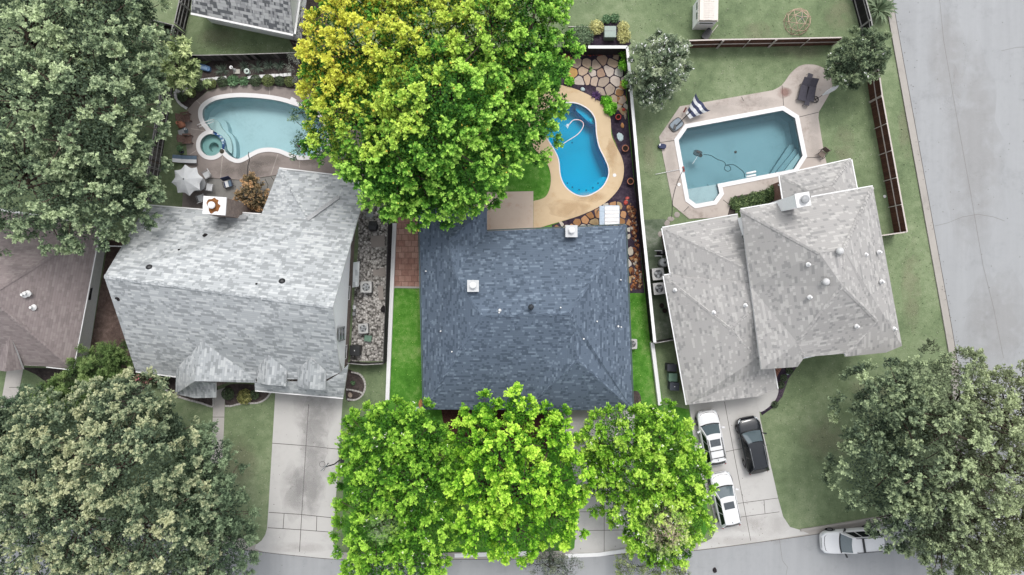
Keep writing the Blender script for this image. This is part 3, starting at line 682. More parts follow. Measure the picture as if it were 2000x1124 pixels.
# roof vents
def turbine(par, px, py, z, mat=None, r=.27):
    c = P(px, py, z); m = MB(); m.cyl((c.x, c.y, z - .5), .15, .55, 12); m.lathe((c.x, c.y, z), [(.14, 0), (r * .9, .06), (r, .2), (r * .85, .34), (r * .4, .42), (0, .44)], 18)
    return m.build('roof_vent', mat or M_black, par, True)
def pipe(par, px, py, z, mat=None, r=.06, h=.35, boot=True):
    c = P(px, py, z); m = MB(); m.cyl((c.x, c.y, z - .5), r, h + .5, 10)
    if boot: m.cyl((c.x, c.y, z - .12), r * 2.6, .16, 12, r * 1.2)
    return m.build('vent_pipe', mat or M_white, par)
turbine(h1, 295, 524, 7.6); turbine(h1, 553, 551, 7.9)
for x, y, z in ((351, 530, 7.6), (400, 461, 5.1), (503, 555, 8.2), (230, 583, 7.4), (650, 527, 6.1), (637, 598, 8.9), (352, 489, 6.3)): pipe(h1, x, y, z, M_dark, .08, .25)
# ---- slate blue middle house
h2 = house('house', 'single storey house with dark slate blue hip roof in the bright green middle lot', 1025, 620)
zE, zR = 2.8, 6.6
A = (818, 405, zE); B = (951, 408, zE); Bn = (951, 452, zE); Cn = (1222, 440, zE); D = (1236, 801, zE); E = (828, 800, zE)
ap = (878, 468, 4.7); q = (890, 537, 5.3); rl, rm = (940, 617, zR), (1113, 612, zR); vt = (1125, 646, 5.9); s2 = (1127, 703, 5.5); m1 = (1018, 801, zE)
F2 = [([A, B, ap], 0), ([B, Bn, q, ap], 90), ([A, ap, q, rl, E], 89), ([Bn, Cn, rm, rl, q], 1), ([Cn, D, s2, vt, rm], 89), ([E, rl, rm, vt, m1], 0), ([vt, s2, (1024, 802, zE), m1], 89), ([s2, D, (1024, 802, zE)], 0)]
M_gut2 = plain('green_grey_gutter', C(70, 88, 88), .6, .3); M_fas2 = plain('dark_fascia', C(64, 70, 72), .7, .3)
roof(h2, F2, M_sh2, caps=[(A, ap), (ap, B), (ap, q), (q, rl), (rl, rm), (rm, Cn), (rl, E), (rm, vt), (vt, s2), (s2, (1024, 802, zE)), (s2, D)], trim=M_fas2, gutters=[(B, Bn), (Bn, Cn), (Cn, D), (E, A)], gmat=M_gut2)
fp2 = eave_loop([A, B, Bn, Cn, D, E], .5); walls(h2, fp2, 2.7, M_brick2, 'brick_wall'); windows(h2, fp2)
def metal_chimney(par, px, py, z, s, rz=0, base=1.2):
    c = P(px, py, z); m = MB().box((c.x, c.y, z - base / 2), (s * .86, s * .86, base), rz); o = m.build('chimney', M_grey, par)
    MB().box((c.x, c.y, z + .03), (s, s, .06), rz).build('chimney_cap', plain('pale_metal_cap', C(206, 208, 210), .5, .4, var=.05), o)
    MB().lathe((c.x, c.y + .05, z + .06), [(.13, 0), (.13, .18), (.24, .19), (.24, .3), (.15, .36), (0, .37)]).build('flue_cap', M_white, o); return o
metal_chimney(h2, 1116, 452, 4.1, .95, 0, 2.2); metal_chimney(h2, 924, 559, 6.5, .88)
turbine(h2, 1037, 600, 6.9, plain('charcoal', C(52, 56, 62), .6, .3), .22)
for x, y, z in ((976, 607, 6.7), (975, 611, 6.6), (1095, 601, 6.6), (883, 687, 4.8), (861, 647, 4.4), (832, 530, 3.4), (1166, 628, 5.0), (1212, 547, 3.4), (1207, 638, 3.6), (1213, 639, 3.4), (1140, 662, 5.6)): pipe(h2, x, y, z, M_white, .05, .2, x in (1140, 1207, 976))
# corrugated white cover behind it
pc = P(1190, 422); cv = thing('patio_cover', 'small white corrugated cover at the back corner of the blue-roofed house', 'patio cover', (pc.x, pc.y, 0))
x0, y0 = P2(1172, 403, 2.5); x1, y1 = P2(1209, 440, 2.5); m = MB()
for i in range(5):
    yy = y1 + (y0 - y1) * (i + .5) / 5; m.box(((x0 + x1) / 2 + .2, yy, 2.5), (x1 - x0 - .4, (y0 - y1) / 5 - .05, .05)); m.box(((x0 + x1) / 2 + .2, yy + .13, 2.54), (x1 - x0 - .4, .05, .05))
m.build('corrugated_panel', M_white, cv)
MB().box((x0 + .16, (y0 + y1) / 2, 2.47), (.42, y0 - y1 + .05, .12)).bar((x0 + .4, y0, 2.5), (x1, y0, 2.5), .12, .1).bar((x1 + .02, y0, 2.48), (x1 + .02, y1, 2.48), .05, .12).build('frame', plain('pale_blue_grey_metal', C(176, 190, 204), .5, .3), cv)
for x, y in ((x0 + .1, y0 - .1), (x1 - .1, y0 - .1)): MB().box((x, y, 1.2), (.1, .1, 2.4)).build('post', M_white, cv)
# ---- mid grey two level house (right)
h3 = house('house', 'mid grey house with overlapping hip roofs and white chimney below the angular pool', 1530, 600)
zw = 2.9; nA = (1294, 446, zw); nB = (1441, 420, zw); nC = (1466, 523, 5.0); rj = (1525, 559, 5.7); gp = (1428, 642, 4.9)
k1 = (1311, 537, zw); k2 = (1297, 539, zw); sw = (1342, 791, zw); sw2 = (1478, 775, zw); sw3 = (1518, 760, zw); se = (1510, 715, 3.4)
roof(h3, [([nA, nB, nC, rj], 10), ([nA, rj, gp, k2, k1], 100), ([k2, gp, (1478, 700, 4.3), se, sw3, sw2, sw], 100.5), ([gp, rj, (1560, 600, 5.4), (1540, 700, 4.2), (1478, 700, 4.3)], 100)], M_sh3,
     caps=[(nA, rj), (k2, gp), (gp, (1475, 697, 4.3)), (rj, gp)], gutters=[(nA, nB), (nA, k1), (k1, k2), (k2, sw), (sw3, (1511, 721, zw + .2))])
fpw = eave_loop([nA, nB, (1480, 600, zw), (1560, 600, zw), (1540, 720, zw), sw3, sw2, sw, k2, k1], .45); walls(h3, fpw, 2.8, M_brick2, 'brick_wall'); windows(h3, fpw, (2, 3, 4, 6))
zu = 5.6; a = (1447, 410, zu); b = (1705, 365, zu); c_ = (1762, 676, zu); d1 = (1731, 689, zu); d2 = (1652, 697, zu); d3 = (1650, 691, zu); d4 = (1571, 698, 6.0); d5 = (1558, 717, zu); d6 = (1487, 722, zu)
t1, t2 = (1600, 494, 9.0), (1648, 488, 9.0); t3 = (1646, 559, 9.0); t4 = (1558, 670, 6.6); t5 = (1715, 628, 6.6)
roof(h3, [([a, b, t2, t1], 10), ([b, c_, d1, t5, t3, t2], 100), ([a, t1, t2, t3, t4, d4, d5, d6, (1466, 560, zu)], 100.5), ([t3, t5, d2, d3, d4, t4], 10), ([t5, d1, d2], 100)], M_sh3,
     caps=[(a, t1), (t1, t2), (b, t2), (t2, t3), (t3, t4), (t3, t5), (t4, d4)], gutters=[(b, (1585, 386, zu)), ((1520, 397.4, zu), a)])
fpu = eave_loop([a, b, c_, d1, d2, d5, d6], .5); walls(h3, fpu, 5.5, M_siding, 'upper_wall', 0); windows(h3, fpu, (), 4.3, 1.0, 1.3, 3.5)
g0, g1_, g2, g3 = (1523, 343, 3.0), (1662, 312, 3.0), (1674, 374, 3.4), (1532, 400, 3.4)
roof(h3, [([g0, g1_, (1625, 362, 4.4), (1580, 372, 4.4)], 12), ([g0, (1580, 372, 4.4), (1585, 392, 4.4), g3], 100), ([g1_, g2, (1640, 380, 4.4), (1625, 362, 4.4)], 100), ([(1580, 372, 4.4), (1625, 362, 4.4), (1640, 380, 4.4), (1585, 392, 4.4)], 12)], M_sh3,
     caps=[(g0, (1580, 372, 4.4)), (g1_, (1625, 362, 4.4)), ((1580, 372, 4.4), (1625, 362, 4.4))], gutters=[(g0, g1_), (g1_, g2), (g3, g0)])
fpg = eave_loop([g0, g1_, g2, g3], .4); walls(h3, fpg, 2.9, M_brick2, 'brick_wall'); windows(h3, fpg, (2,))
ca = R(10); cc = Vector((20.85, 6.3, 0)); o = MB().box((cc.x, cc.y, 4.5), (.95, .9, 9.0), ca).build('chimney', M_siding, h3)
MB().box((cc.x, cc.y, 9.03), (1.05, 1.0, .06), ca).build('chimney_cap', M_white, o)
MB().lathe((cc.x + .05, cc.y, 9.06), [(.2, 0), (.2, .2), (.3, .21), (.3, .32), (.2, .38), (0, .4)]).build('flue_cap', M_grey, o)
MB().box((20.8, 5.7, 6.1), (.9, .5, .12), ca, R(-35)).build('flashing', M_grey, o)
c = P(1453, 447, 3.2); MB().box((c.x + .15, c.y - .4, 4.2), (.12, 2.2, 2.4), R(12)).build('step_wall', M_siding, h3)
M_lt = plain('light_grey_vent', C(206, 206, 206), .6, .3, var=.05)
for x, y, z, r in ((1638, 491, 9.1, .27), (1611, 551, 8.6, .27)): turbine(h3, x, y, z, M_lt, r)
for x, y, z in ((1580, 517, 8.6), (1583, 581, 8.1), (1457, 597, 5.2), (1395, 611, 4.5), (1319, 567, 3.4), (1692, 498, 7.4), (1719, 493, 6.7), (1724, 551, 6.9), (1675, 638, 6.9), (1748, 643, 6.2)): pipe(h3, x, y, z, M_white, .07, .22)
# ---- mauve brown house (far left)
h0 = house('house', 'mauve brown roofed house with pale side wall at the left edge, under the big tree', 60, 600)
e = (196, 440, 3.0); f = (142, 722, 3.0); ap0 = (-26, 578, 6.9); f2 = (90, 716, 3.0); f3 = (0, 712, 3.0); f4 = (-120, 700, 3.0); nn = (-130, 395, 3.0); ap1 = (-130, 560, 6.9)
gA, gB, gC = (20, 655, 4.7), (2, 716, 3.0), (46, 716, 3.0)
roof(h0, [([e, f, ap0], 79), ([ap0, f, f2, f3, f4, ap1], -4), ([e, ap0, ap1, nn], -4), ], M_sh0, caps=[(e, ap0), (ap0, f)], gutters=[(e, f), (f2, f)], gw=.06)
roof(h0, [([gA, (-14, 722, 3.2), (10, 726, 3.9)], 80), ([gA, (10, 726, 3.9), (44, 722, 3.2)], 80)], M_sh0)
fp0 = W([(212,444),(172,705),(100,700),(-150,680),(-150,380)]); walls(h0, fp0, 2.9, M_siding0, 'wall'); windows(h0, fp0, (3,), step=6)
for x, y, z in ((46, 576, 5.8), (52, 574, 5.7), (63, 601, 5.2)): pipe(h0, x, y, z, M_white, .1, .25)
# ---- house at the top edge
h4 = house('house', 'house with speckled grey white roof cut off by the top edge of the photo', 480, -20)
r1, r2, r3 = (373, 24, 3.0), (573, 66, 3.0), (584, -10, 3.0)
roof(h4, [([r1, r2, (560, -60, 6.5), (420, -90, 6.5)], -12), ([r2, r3, (600, -140, 3), (560, -60, 6.5)], 80), ([r1, (420, -90, 6.5), (385, -150, 3)], 95), ([(420, -90, 6.5), (560, -60, 6.5), (600, -140, 3), (385, -150, 3)], -12)], M_sh4, gutters=[(r1, r2), (r2, r3)], gw=.16)
fp4 = eave_loop([r1, r2, (600, -140, 3), (385, -150, 3)], .35); walls(h4, fp4, 2.9, M_siding, 'wall'); windows(h4, fp4, (0, 2))

# ================================================================ FENCES
def fence(name, label, pts, hgt, board, capm=None, postm=None, side=1, capw=.09, post_step=2.6, rails=(.35, 1.55), posts=True, group=None, boards_only=False):
    pts = [Vector((*P2(a, b), 0)) for a, b in pts]; c = pts[0]; t = thing(name, label, 'fence', (c.x, c.y, 0), 0, group)
    m = MB(); uvs = []; acc = 0
    for a, b in zip(pts, pts[1:]):
        L = (b - a).length; x = (b - a) / L; y = Vector((-x.y, x.x, 0)) * .02; z = Vector((0, 0, hgt))
        n = len(m.v); m.add([a - y, b - y, b - y + z, a - y + z, a + y, b + y, b + y + z, a + y + z], [(0, 1, 2, 3), (5, 4, 7, 6), (3, 2, 6, 7), (0, 3, 7, 4), (1, 5, 6, 2)])
        uvs += [[(acc, 0), (acc + L, 0), (acc + L, 1), (acc, 1)], [(acc + L, 0), (acc, 0), (acc, 1), (acc + L, 1)], [(acc, 1), (acc + L, 1), (acc + L, 1), (acc, 1)], [(.05, 0)] * 4, [(.05, 0)] * 4]; acc += L
    o = m.build('boards', board, t); ul = o.data.uv_layers.new(name='UVMap')
    for p, u in zip(o.data.polygons, uvs):
        for li, q in zip(p.loop_indices, u): ul.data[li].uv = q
    if capm:
        m = MB()
        for a, b in zip(pts, pts[1:]): m.bar(a + Vector((0, 0, hgt + .02)), b + Vector((0, 0, hgt + .02)), capw, .04)
        m.build('top_rail', capm, t)
    if postm:
        for rz_ in rails:
            m = MB()
            for a, b in zip(pts, pts[1:]):
                x = (b - a).normalized(); y = Vector((-x.y, x.x, 0)) * .045 * side; m.bar(a + y + Vector((0, 0, rz_)), b + y + Vector((0, 0, rz_)), .05, .08)
            m.build('rail', postm, t)
        if posts:
            for a, b in zip(pts, pts[1:]):
                L = (b - a).length; x = (b - a) / L; y = Vector((-x.y, x.x, 0)) * .11 * side; k = max(1, round(L / post_step))
                for i in range(k + 1):
                    p = a.lerp(b, (i + .02) / (k + .04)) + y; MB().cyl((p.x, p.y, 0), .035, hgt + .06, 8).build('post', postm if not capm else capm, t)
    return t
W_gw = wood('weathered_boards', C(92, 88, 86), var=.55); W_gl = plain('pale_weathered_rail', C(168, 166, 164), .9, .1, var=.2); W_dk = wood('dark_weathered_boards', C(62, 58, 58), var=.7)
W_br = wood('brown_stained_boards', C(92, 62, 52), var=.25); W_bk = wood('dark_stained_boards', C(44, 40, 44), var=.15); W_blk = wood('near_black_boards', C(40, 38, 40), var=.35)
M_capr = plain('pale_pink_steel', C(206, 196, 190), .7, .2, var=.06); M_dcap = plain('dark_cap', C(60, 58, 60), .8, .2)
fence('fence', 'weathered grey board fence with pale rails left of the turquoise pool', [(358, 66), (335, 187), (312, 333), (299, 396)], 1.8, W_gw, W_gl, W_gl, 1, rails=(.3, .95, 1.6))
fence('fence', 'dark weathered fence running up to the top edge beside the speckled roof', [(378, -30), (370, 22), (361, 62)], 1.8, W_dk, W_gl, W_gl, 1, .07, rails=(.4, 1.0, 1.5))
fence('fence', 'short dark fence section running left above the pink flowering shrub', [(361, 66), (317, 55), (313, 82)], 1.8, W_dk, W_gl, W_gl, 1, .06)
fence('fence', 'black and pale streaked back fence above the mulch bed with yuccas', [(358, 119), (414, 119), (480, 117.5), (573, 114.5), (600, 114)], 1.35, wood('streaky_boards', C(84, 80, 80), var=.95, w_=.32), W_gl, None, -1, .06)
fence('fence', 'dark stained fence behind the flagstones, left part without a cap', [(600, 114), (1000, 108), (1144, 107.5)], 1.85, W_bk, M_dcap, None, -1, .06)
fence('fence', 'dark stained fence with white property outline as its broad cap around the flagstone corner and along the bright lawn', [(1144, 107.5), (1218, 107.5), (1246, 430), (1270, 666)], 1.85, W_bk, M_white, None, 1, .24)  # the white cap stands for the drawn lot outline
strip('outline_edging', [(1272, 669), (1287, 790)], .3, .5, M_white, z0=0, curve=False, kind=None); tag(bpy.data.objects['outline_edging'], 'white property outline raised like a wall, continuing the white capped fence down the right side of the green lawn', 'property outline')  # drawn lot outline, built as a low strip with height
fence('fence', 'dark stained fence between the river rock and the salmon pavers', [(766, 437), (756.5, 705)], 1.8, W_bk, M_dcap, None, 1, .06)
o = strip('outline_edging', [(771.5, 437), (760.5, 705), (757.5, 781)], .32, .28, M_white, z0=0, curve=False, kind=None); tag(o, 'white property outline raised like a wall down the left side of the bright green lawn', 'property outline')  # left run of the drawn lot outline, not a real wall
fence('fence', 'brown fence with pale posts between the crepe myrtle and the shed lawn', [(1330, 94.5), (1400, 92.5), (1500, 91), (1626, 88.5)], 1.75, W_br, M_capr, M_capr, -1, .1, 2.55, rails=(.85,))
fence('fence', 'brown stained fence with pale posts beside the wide right street', [(1693, 150), (1700, 200), (1747, 457)], 1.85, W_br, M_capr, M_capr, -1, .11, 2.45, rails=(1.0,), posts=True)
fence('fence', 'black board fence at the top right corner beside the street shrub', [(1655, -40), (1665, 0), (1680, 56), (1693, 150)], 1.8, W_blk, W_gl, W_gl, -1, .08)
fence('fence', 'short pale topped fence joining the grey house to the street side fence', [(1696, 464), (1747, 457)], 1.8, W_br, M_capr, None, 1, .09)
fence('fence', 'short dark gate fence closing off the river rock yard', [(686, 706), (720, 709), (755, 707)], 1.5, W_dk, W_gl, None, 1, .06)
fence('fence', 'short dark fence between the right hand air conditioners and the bins', [(1272, 668), (1310, 661)], 1.5, W_dk, W_gl, None, 1, .06)
fence('fence', 'little dark fence by the left corner of the pale patchwork roof', [(214, 482), (262, 484)], 1.4, W_dk, M_white, None, 1, .08)

# the drawn white property outline, raised as a kerb along the middle lot
o = strip('outline_kerb', [(888, 1084.5), (960, 1082), (1040, 1080)], .34, .14, M_white, z0=0, kind=None); tag(o, 'white property outline shaped as a kerb under the middle lime green trees', 'kerb')
o = strip('outline_kerb', [(1104, 1085), (1160, 1083), (1180, 1081), (1236, 1073)], .32, .14, M_white, z0=0, kind=None); tag(o, 'white property outline shaped as a kerb at the foot of the tree hidden driveway', 'kerb')

# ================================================================ POOLS
def pool(name, label, loop, water_c, floor_c, depth, cop=None, copmat=None, zw_=-.06, floor_shapes=(), spas=(), hole=None):
    cx = sum(p[0] for p in loop) / len(loop); cy = sum(p[1] for p in loop) / len(loop)
    t = thing(name, label, 'swimming pool', (cx, cy, 0))
    bm = concrete(name + '_plaster', floor_c, .07, sc_=(.22, .8, 4)); m = MB(); n = len(loop); sg = area(loop) > 0
    vs = [(p[0], p[1], .05) for p in loop] + [(p[0], p[1], -depth * .8) for p in loop] + [(p[0], p[1], -depth) for p in offset(loop, -.35)]
    fs = []
    for k in range(2):
        for i in range(n):
            a, b = k * n + i, k * n + (i + 1) % n; f = (a, b, b + n, a + n); fs.append(f if sg else f[::-1])
    m.add(vs, fs); m.prism(offset(loop, -.35), -depth - .1, -depth, sides=False); m.build('basin', bm, t)
    for shp, z, cm in floor_shapes:
        MB().prism(shp, -depth, z).build('step', cm or bm, t)
    MB().prism(loop, 0, zw_, sides=False).build('water', watermat(name + '_water', water_c), t)
    return t
p1 = pool('swimming_pool', 'freeform pale turquoise pool with white coping and a round spa', POOL1, (.88, .965, .975, 1), C(188, 212, 217), 1.5,
     floor_shapes=[(W(cr([(399,230),(405,225),(417,225),(431,231),(438,243),(440,254),(448,262),(454,276),(455,300),(452,305),(439,290),(434,272),(414,256),(402,240)], 4)), -.7, None),
                   (W(cr([(401,236),(407,231),(416,231),(424,238),(428,247),(436,256),(444,266),(449,280),(449,298),(441,291),(436,274),(414,256)], 4)), -.38, concrete('pale_step', C(196, 214, 214), .05))])
sp_in = SPA; m = MB(); bm = concrete('spa_plaster', C(178, 200, 198), .05)
n = 40; vs = [(p[0], p[1], .05) for p in SPA] + [(p[0], p[1], -.45) for p in SPA]; m.add(vs, [(i, (i + 1) % n, n + (i + 1) % n, n + i) for i in range(n)])
c = P2(413.5, 286); inn = circ(c, .42, 40); m.prism(SPA, -.5, -.45, [inn], sides=False)
m.add([(p[0], p[1], -.45) for p in inn] + [(p[0], p[1], -1.0) for p in inn], [(i, (i + 1) % n, n + (i + 1) % n, n + i) for i in range(n)]); m.prism(inn, -1.1, -1.0, sides=False)
so = m.build('spa_basin', bm, p1); MB().prism(SPA, 0, -.03, sides=False).build('spa_water', watermat('spa_water', (.74, .90, .90, 1)), p1)
MB().lathe((c[0] + .1, c[1] + .2, -.99), [(.09, 0), (.09, .03), (0, .04)]).build('drain', M_grey, so)
# coping: pool part and spa part, both open at the tiled dam
def open_between(loop, a, b, pick):
    a, b = P2(*a), P2(*b); i = min(range(len(loop)), key=lambda k: math.dist(loop[k], a)); j = min(range(len(loop)), key=lambda k: math.dist(loop[k], b))
    l1 = [loop[(i + k) % len(loop)] for k in range((j - i) % len(loop) + 1)]; l2 = [loop[(i - k) % len(loop)] for k in range((i - j) % len(loop) + 1)]
    return l1 if (len(l1) > len(l2)) == pick else l2
pl = open_between(POOL1, (440, 295), (414, 255), True); s_ = -1 if inside(offset(pl, .1, False)[len(pl) // 2], POOL1) else 1
MB().prism(pl + offset(pl, .36 * s_, False)[::-1], -.3, .10).build('coping', M_coping, p1)
sl = open_between(SPA, (437, 293), (416, 254), True); s_ = -1 if inside(offset(sl, .1, False)[10], SPA) else 1
MB().prism(sl + offset(sl, .34 * s_, False)[::-1], -.3, .104).build('spa_coping', M_coping, p1)
dam = open_between(SPA, (437, 294), (416, 256), False); s_ = -1 if inside(offset(dam, .1, False)[len(dam) // 2], SPA) else 1
dm = MB().prism(dam + offset(dam, .2 * s_, False)[::-1], -.8, .03)
mt, nt, b = newmat('blue_mosaic_tile', .3, .5); vo = N(nt, 'ShaderNodeTexVoronoi', distance='CHEBYCHEV'); vo.inputs['Scale'].default_value = 9; vo.inputs['Randomness'].default_value = .3
g = N(nt, 'ShaderNodeNewGeometry'); nt.links.new(g.outputs['Position'], vo.inputs['Vector']); spn = N(nt, 'ShaderNodeSeparateColor'); nt.links.new(vo.outputs['Color'], spn.inputs[0])
nt.links.new(ramp(nt, spn.outputs[0], [(0, C(30, 66, 120)), (.45, C(48, 96, 150)), (.7, C(120, 160, 190)), (.85, C(200, 216, 224))], 'CONSTANT'), b.inputs['Base Color']); dm.build('tile_dam', mt, p1)
m = MB(); 
for o_ in (0, 1): 
    ya = [(389, 249, .05), (390, 248, .75), (397, 245.5, .85), (412, 240, .6), (418, 237, -.1)] if o_ else [(385, 245, .05), (386, 244, .75), (394, 241, .85), (409, 235.5, .6), (418, 234, -.1)]
    m.tube([P(*q) for q in cr(ya, 4, False)], .03, 8)
m.build('handrail', M_white, p1, True)
c = P(434.5, 296.5); MB().lathe((c.x, c.y, .1), [(.17, 0), (.2, .03), (.13, .1), (.13, .12), (.05, .12), (.05, .2), (0, .2)], 16).build('spa_jet_bowl', plain('dark_bronze', C(70, 64, 50), .5, .5), p1)
# skimmer notch top right of the pool
c = P(573, 204); MB().box((c.x, c.y + .3, .05), (.5, .4, .12), R(-30)).build('skimmer', M_coping, p1)
p2 = pool('swimming_pool', 'deep blue kidney shaped pool in the tan deck', POOL2, (.06, .96, .97, 1), C(6, 172, 216), 1.7,
     floor_shapes=[(W(cr([(1100,352),(1110,360),(1125,366),(1140,366),(1155,361),(1166,352),(1180,344),(1190,352),(1170,376),(1150,388),(1125,388),(1100,370)], 4)), -.45, None), (W(cr([(1128,201),(1126,212),(1140,226),(1154,238),(1164,240),(1168,225),(1150,205)], 4)), -.5, None)])
MB().prism(offset(POOL2, .09), -.3, .075, [POOL2]).build('coping', M_coping, p2)
m = MB()
for x, y in ((1108, 358), (1118, 366), (1131, 371), (1145, 372), (1158, 367), (1168, 358), (1120, 273), (1135, 226), (1145, 236)): 
    c = P(x, y, -.4); m.cyl((c.x, c.y, -.44 if y > 350 else -1.69), .07, .03, 8)
m.build('jet', plain('deep_blue', C(16, 70, 120), .5, .3), p2)
c = P(1156, 232); MB().box((c.x, c.y, -.44), (.35, .25, .1), R(40)).build('skimmer', plain('pale_blue_plastic', C(130, 190, 220), .5, .3), p2)
p3 = pool('swimming_pool', 'angular teal pool with white coping and steps in a pinkish grey deck', POOL3, (.82, .93, .94, 1), C(136, 168, 178), 1.7,
     floor_shapes=[(W([(1552,278),(1561,276),(1568,305),(1552,331),(1512,338)]), -1.1, None), (W([(1559,289),(1563,288),(1567,305),(1552,331),(1521,336)]), -.75, None), (W([(1563,298),(1567,305),(1551,331),(1534,334)]), -.4, concrete('pale_step_teal', C(168, 194, 200), .04)),
                   (W([(1342,369.5),(1402,359.5),(1405,378),(1394,393),(1359,399.5),(1345,389.5)]), -.22, concrete('pale_ledge', C(190, 200, 204), .06))])
MB().prism(offset(POOL3, .36), -.3, .10, [POOL3]).build('coping', M_coping, p3)

# ================================================================ FOLIAGE
def unit(a): return a / np.maximum(np.linalg.norm(a, axis=1, keepdims=True), 1e-9)
def leaves_obj(name, parent, c, ax, nm, L, Wd, colr, mat=None):
    """one mesh of folded, pointed leaves; arrays of centres, long axes, normals, sizes, colours (linear)"""
    n = len(c); ax = unit(ax); s = unit(np.cross(nm, ax)); nn = unit(np.cross(ax, s)); L = L[:, None]; Wd = Wd[:, None]
    off = np.array(origin(parent)) if parent else np.zeros(3)
    c = c - off
    v = np.empty((n, 4, 3), dtype=np.float32)
    v[:, 0] = c - ax * L * .5; v[:, 1] = c + s * Wd * .5 + ax * L * .06 + nn * Wd * .16; v[:, 2] = c + ax * L * .5 - nn * L * .10; v[:, 3] = c - s * Wd * .5 + ax * L * .06 + nn * Wd * .16
    me = bpy.data.meshes.new(name); me.vertices.add(n * 4); me.vertices.foreach_set('co', v.ravel())
    me.loops.add(n * 6); me.polygons.add(n * 2)
    b = (np.arange(n) * 4)[:, None]; idx = (b + np.array([[0, 1, 2, 0, 2, 3]])).astype(np.int32)
    me.loops.foreach_set('vertex_index', idx.ravel()); me.polygons.foreach_set('loop_start', np.arange(n * 2, dtype=np.int32) * 3)
    try: me.polygons.foreach_set('loop_total', np.full(n * 2, 3, dtype=np.int32))
    except Exception: pass
    at = me.color_attributes.new('Col', 'FLOAT_COLOR', 'POINT'); cc = np.ones((n, 4, 4), dtype=np.float32); cc[:, :, :3] = colr[:, None, :]
    at.data.foreach_set('color', cc.ravel()); me.materials.append(mat or M_leaf); me.update(calc_edges=True); me.validate()
    o = bpy.data.objects.new(name, me); col.objects.link(o); o.parent = parent; return o
def rgb(*c): return np.array(C(*c, .65)[:3])
def in_lobe(p, lb, k): 
    d = (p - lb[0]) / lb[1]; return (d * d).sum(1) < k * k
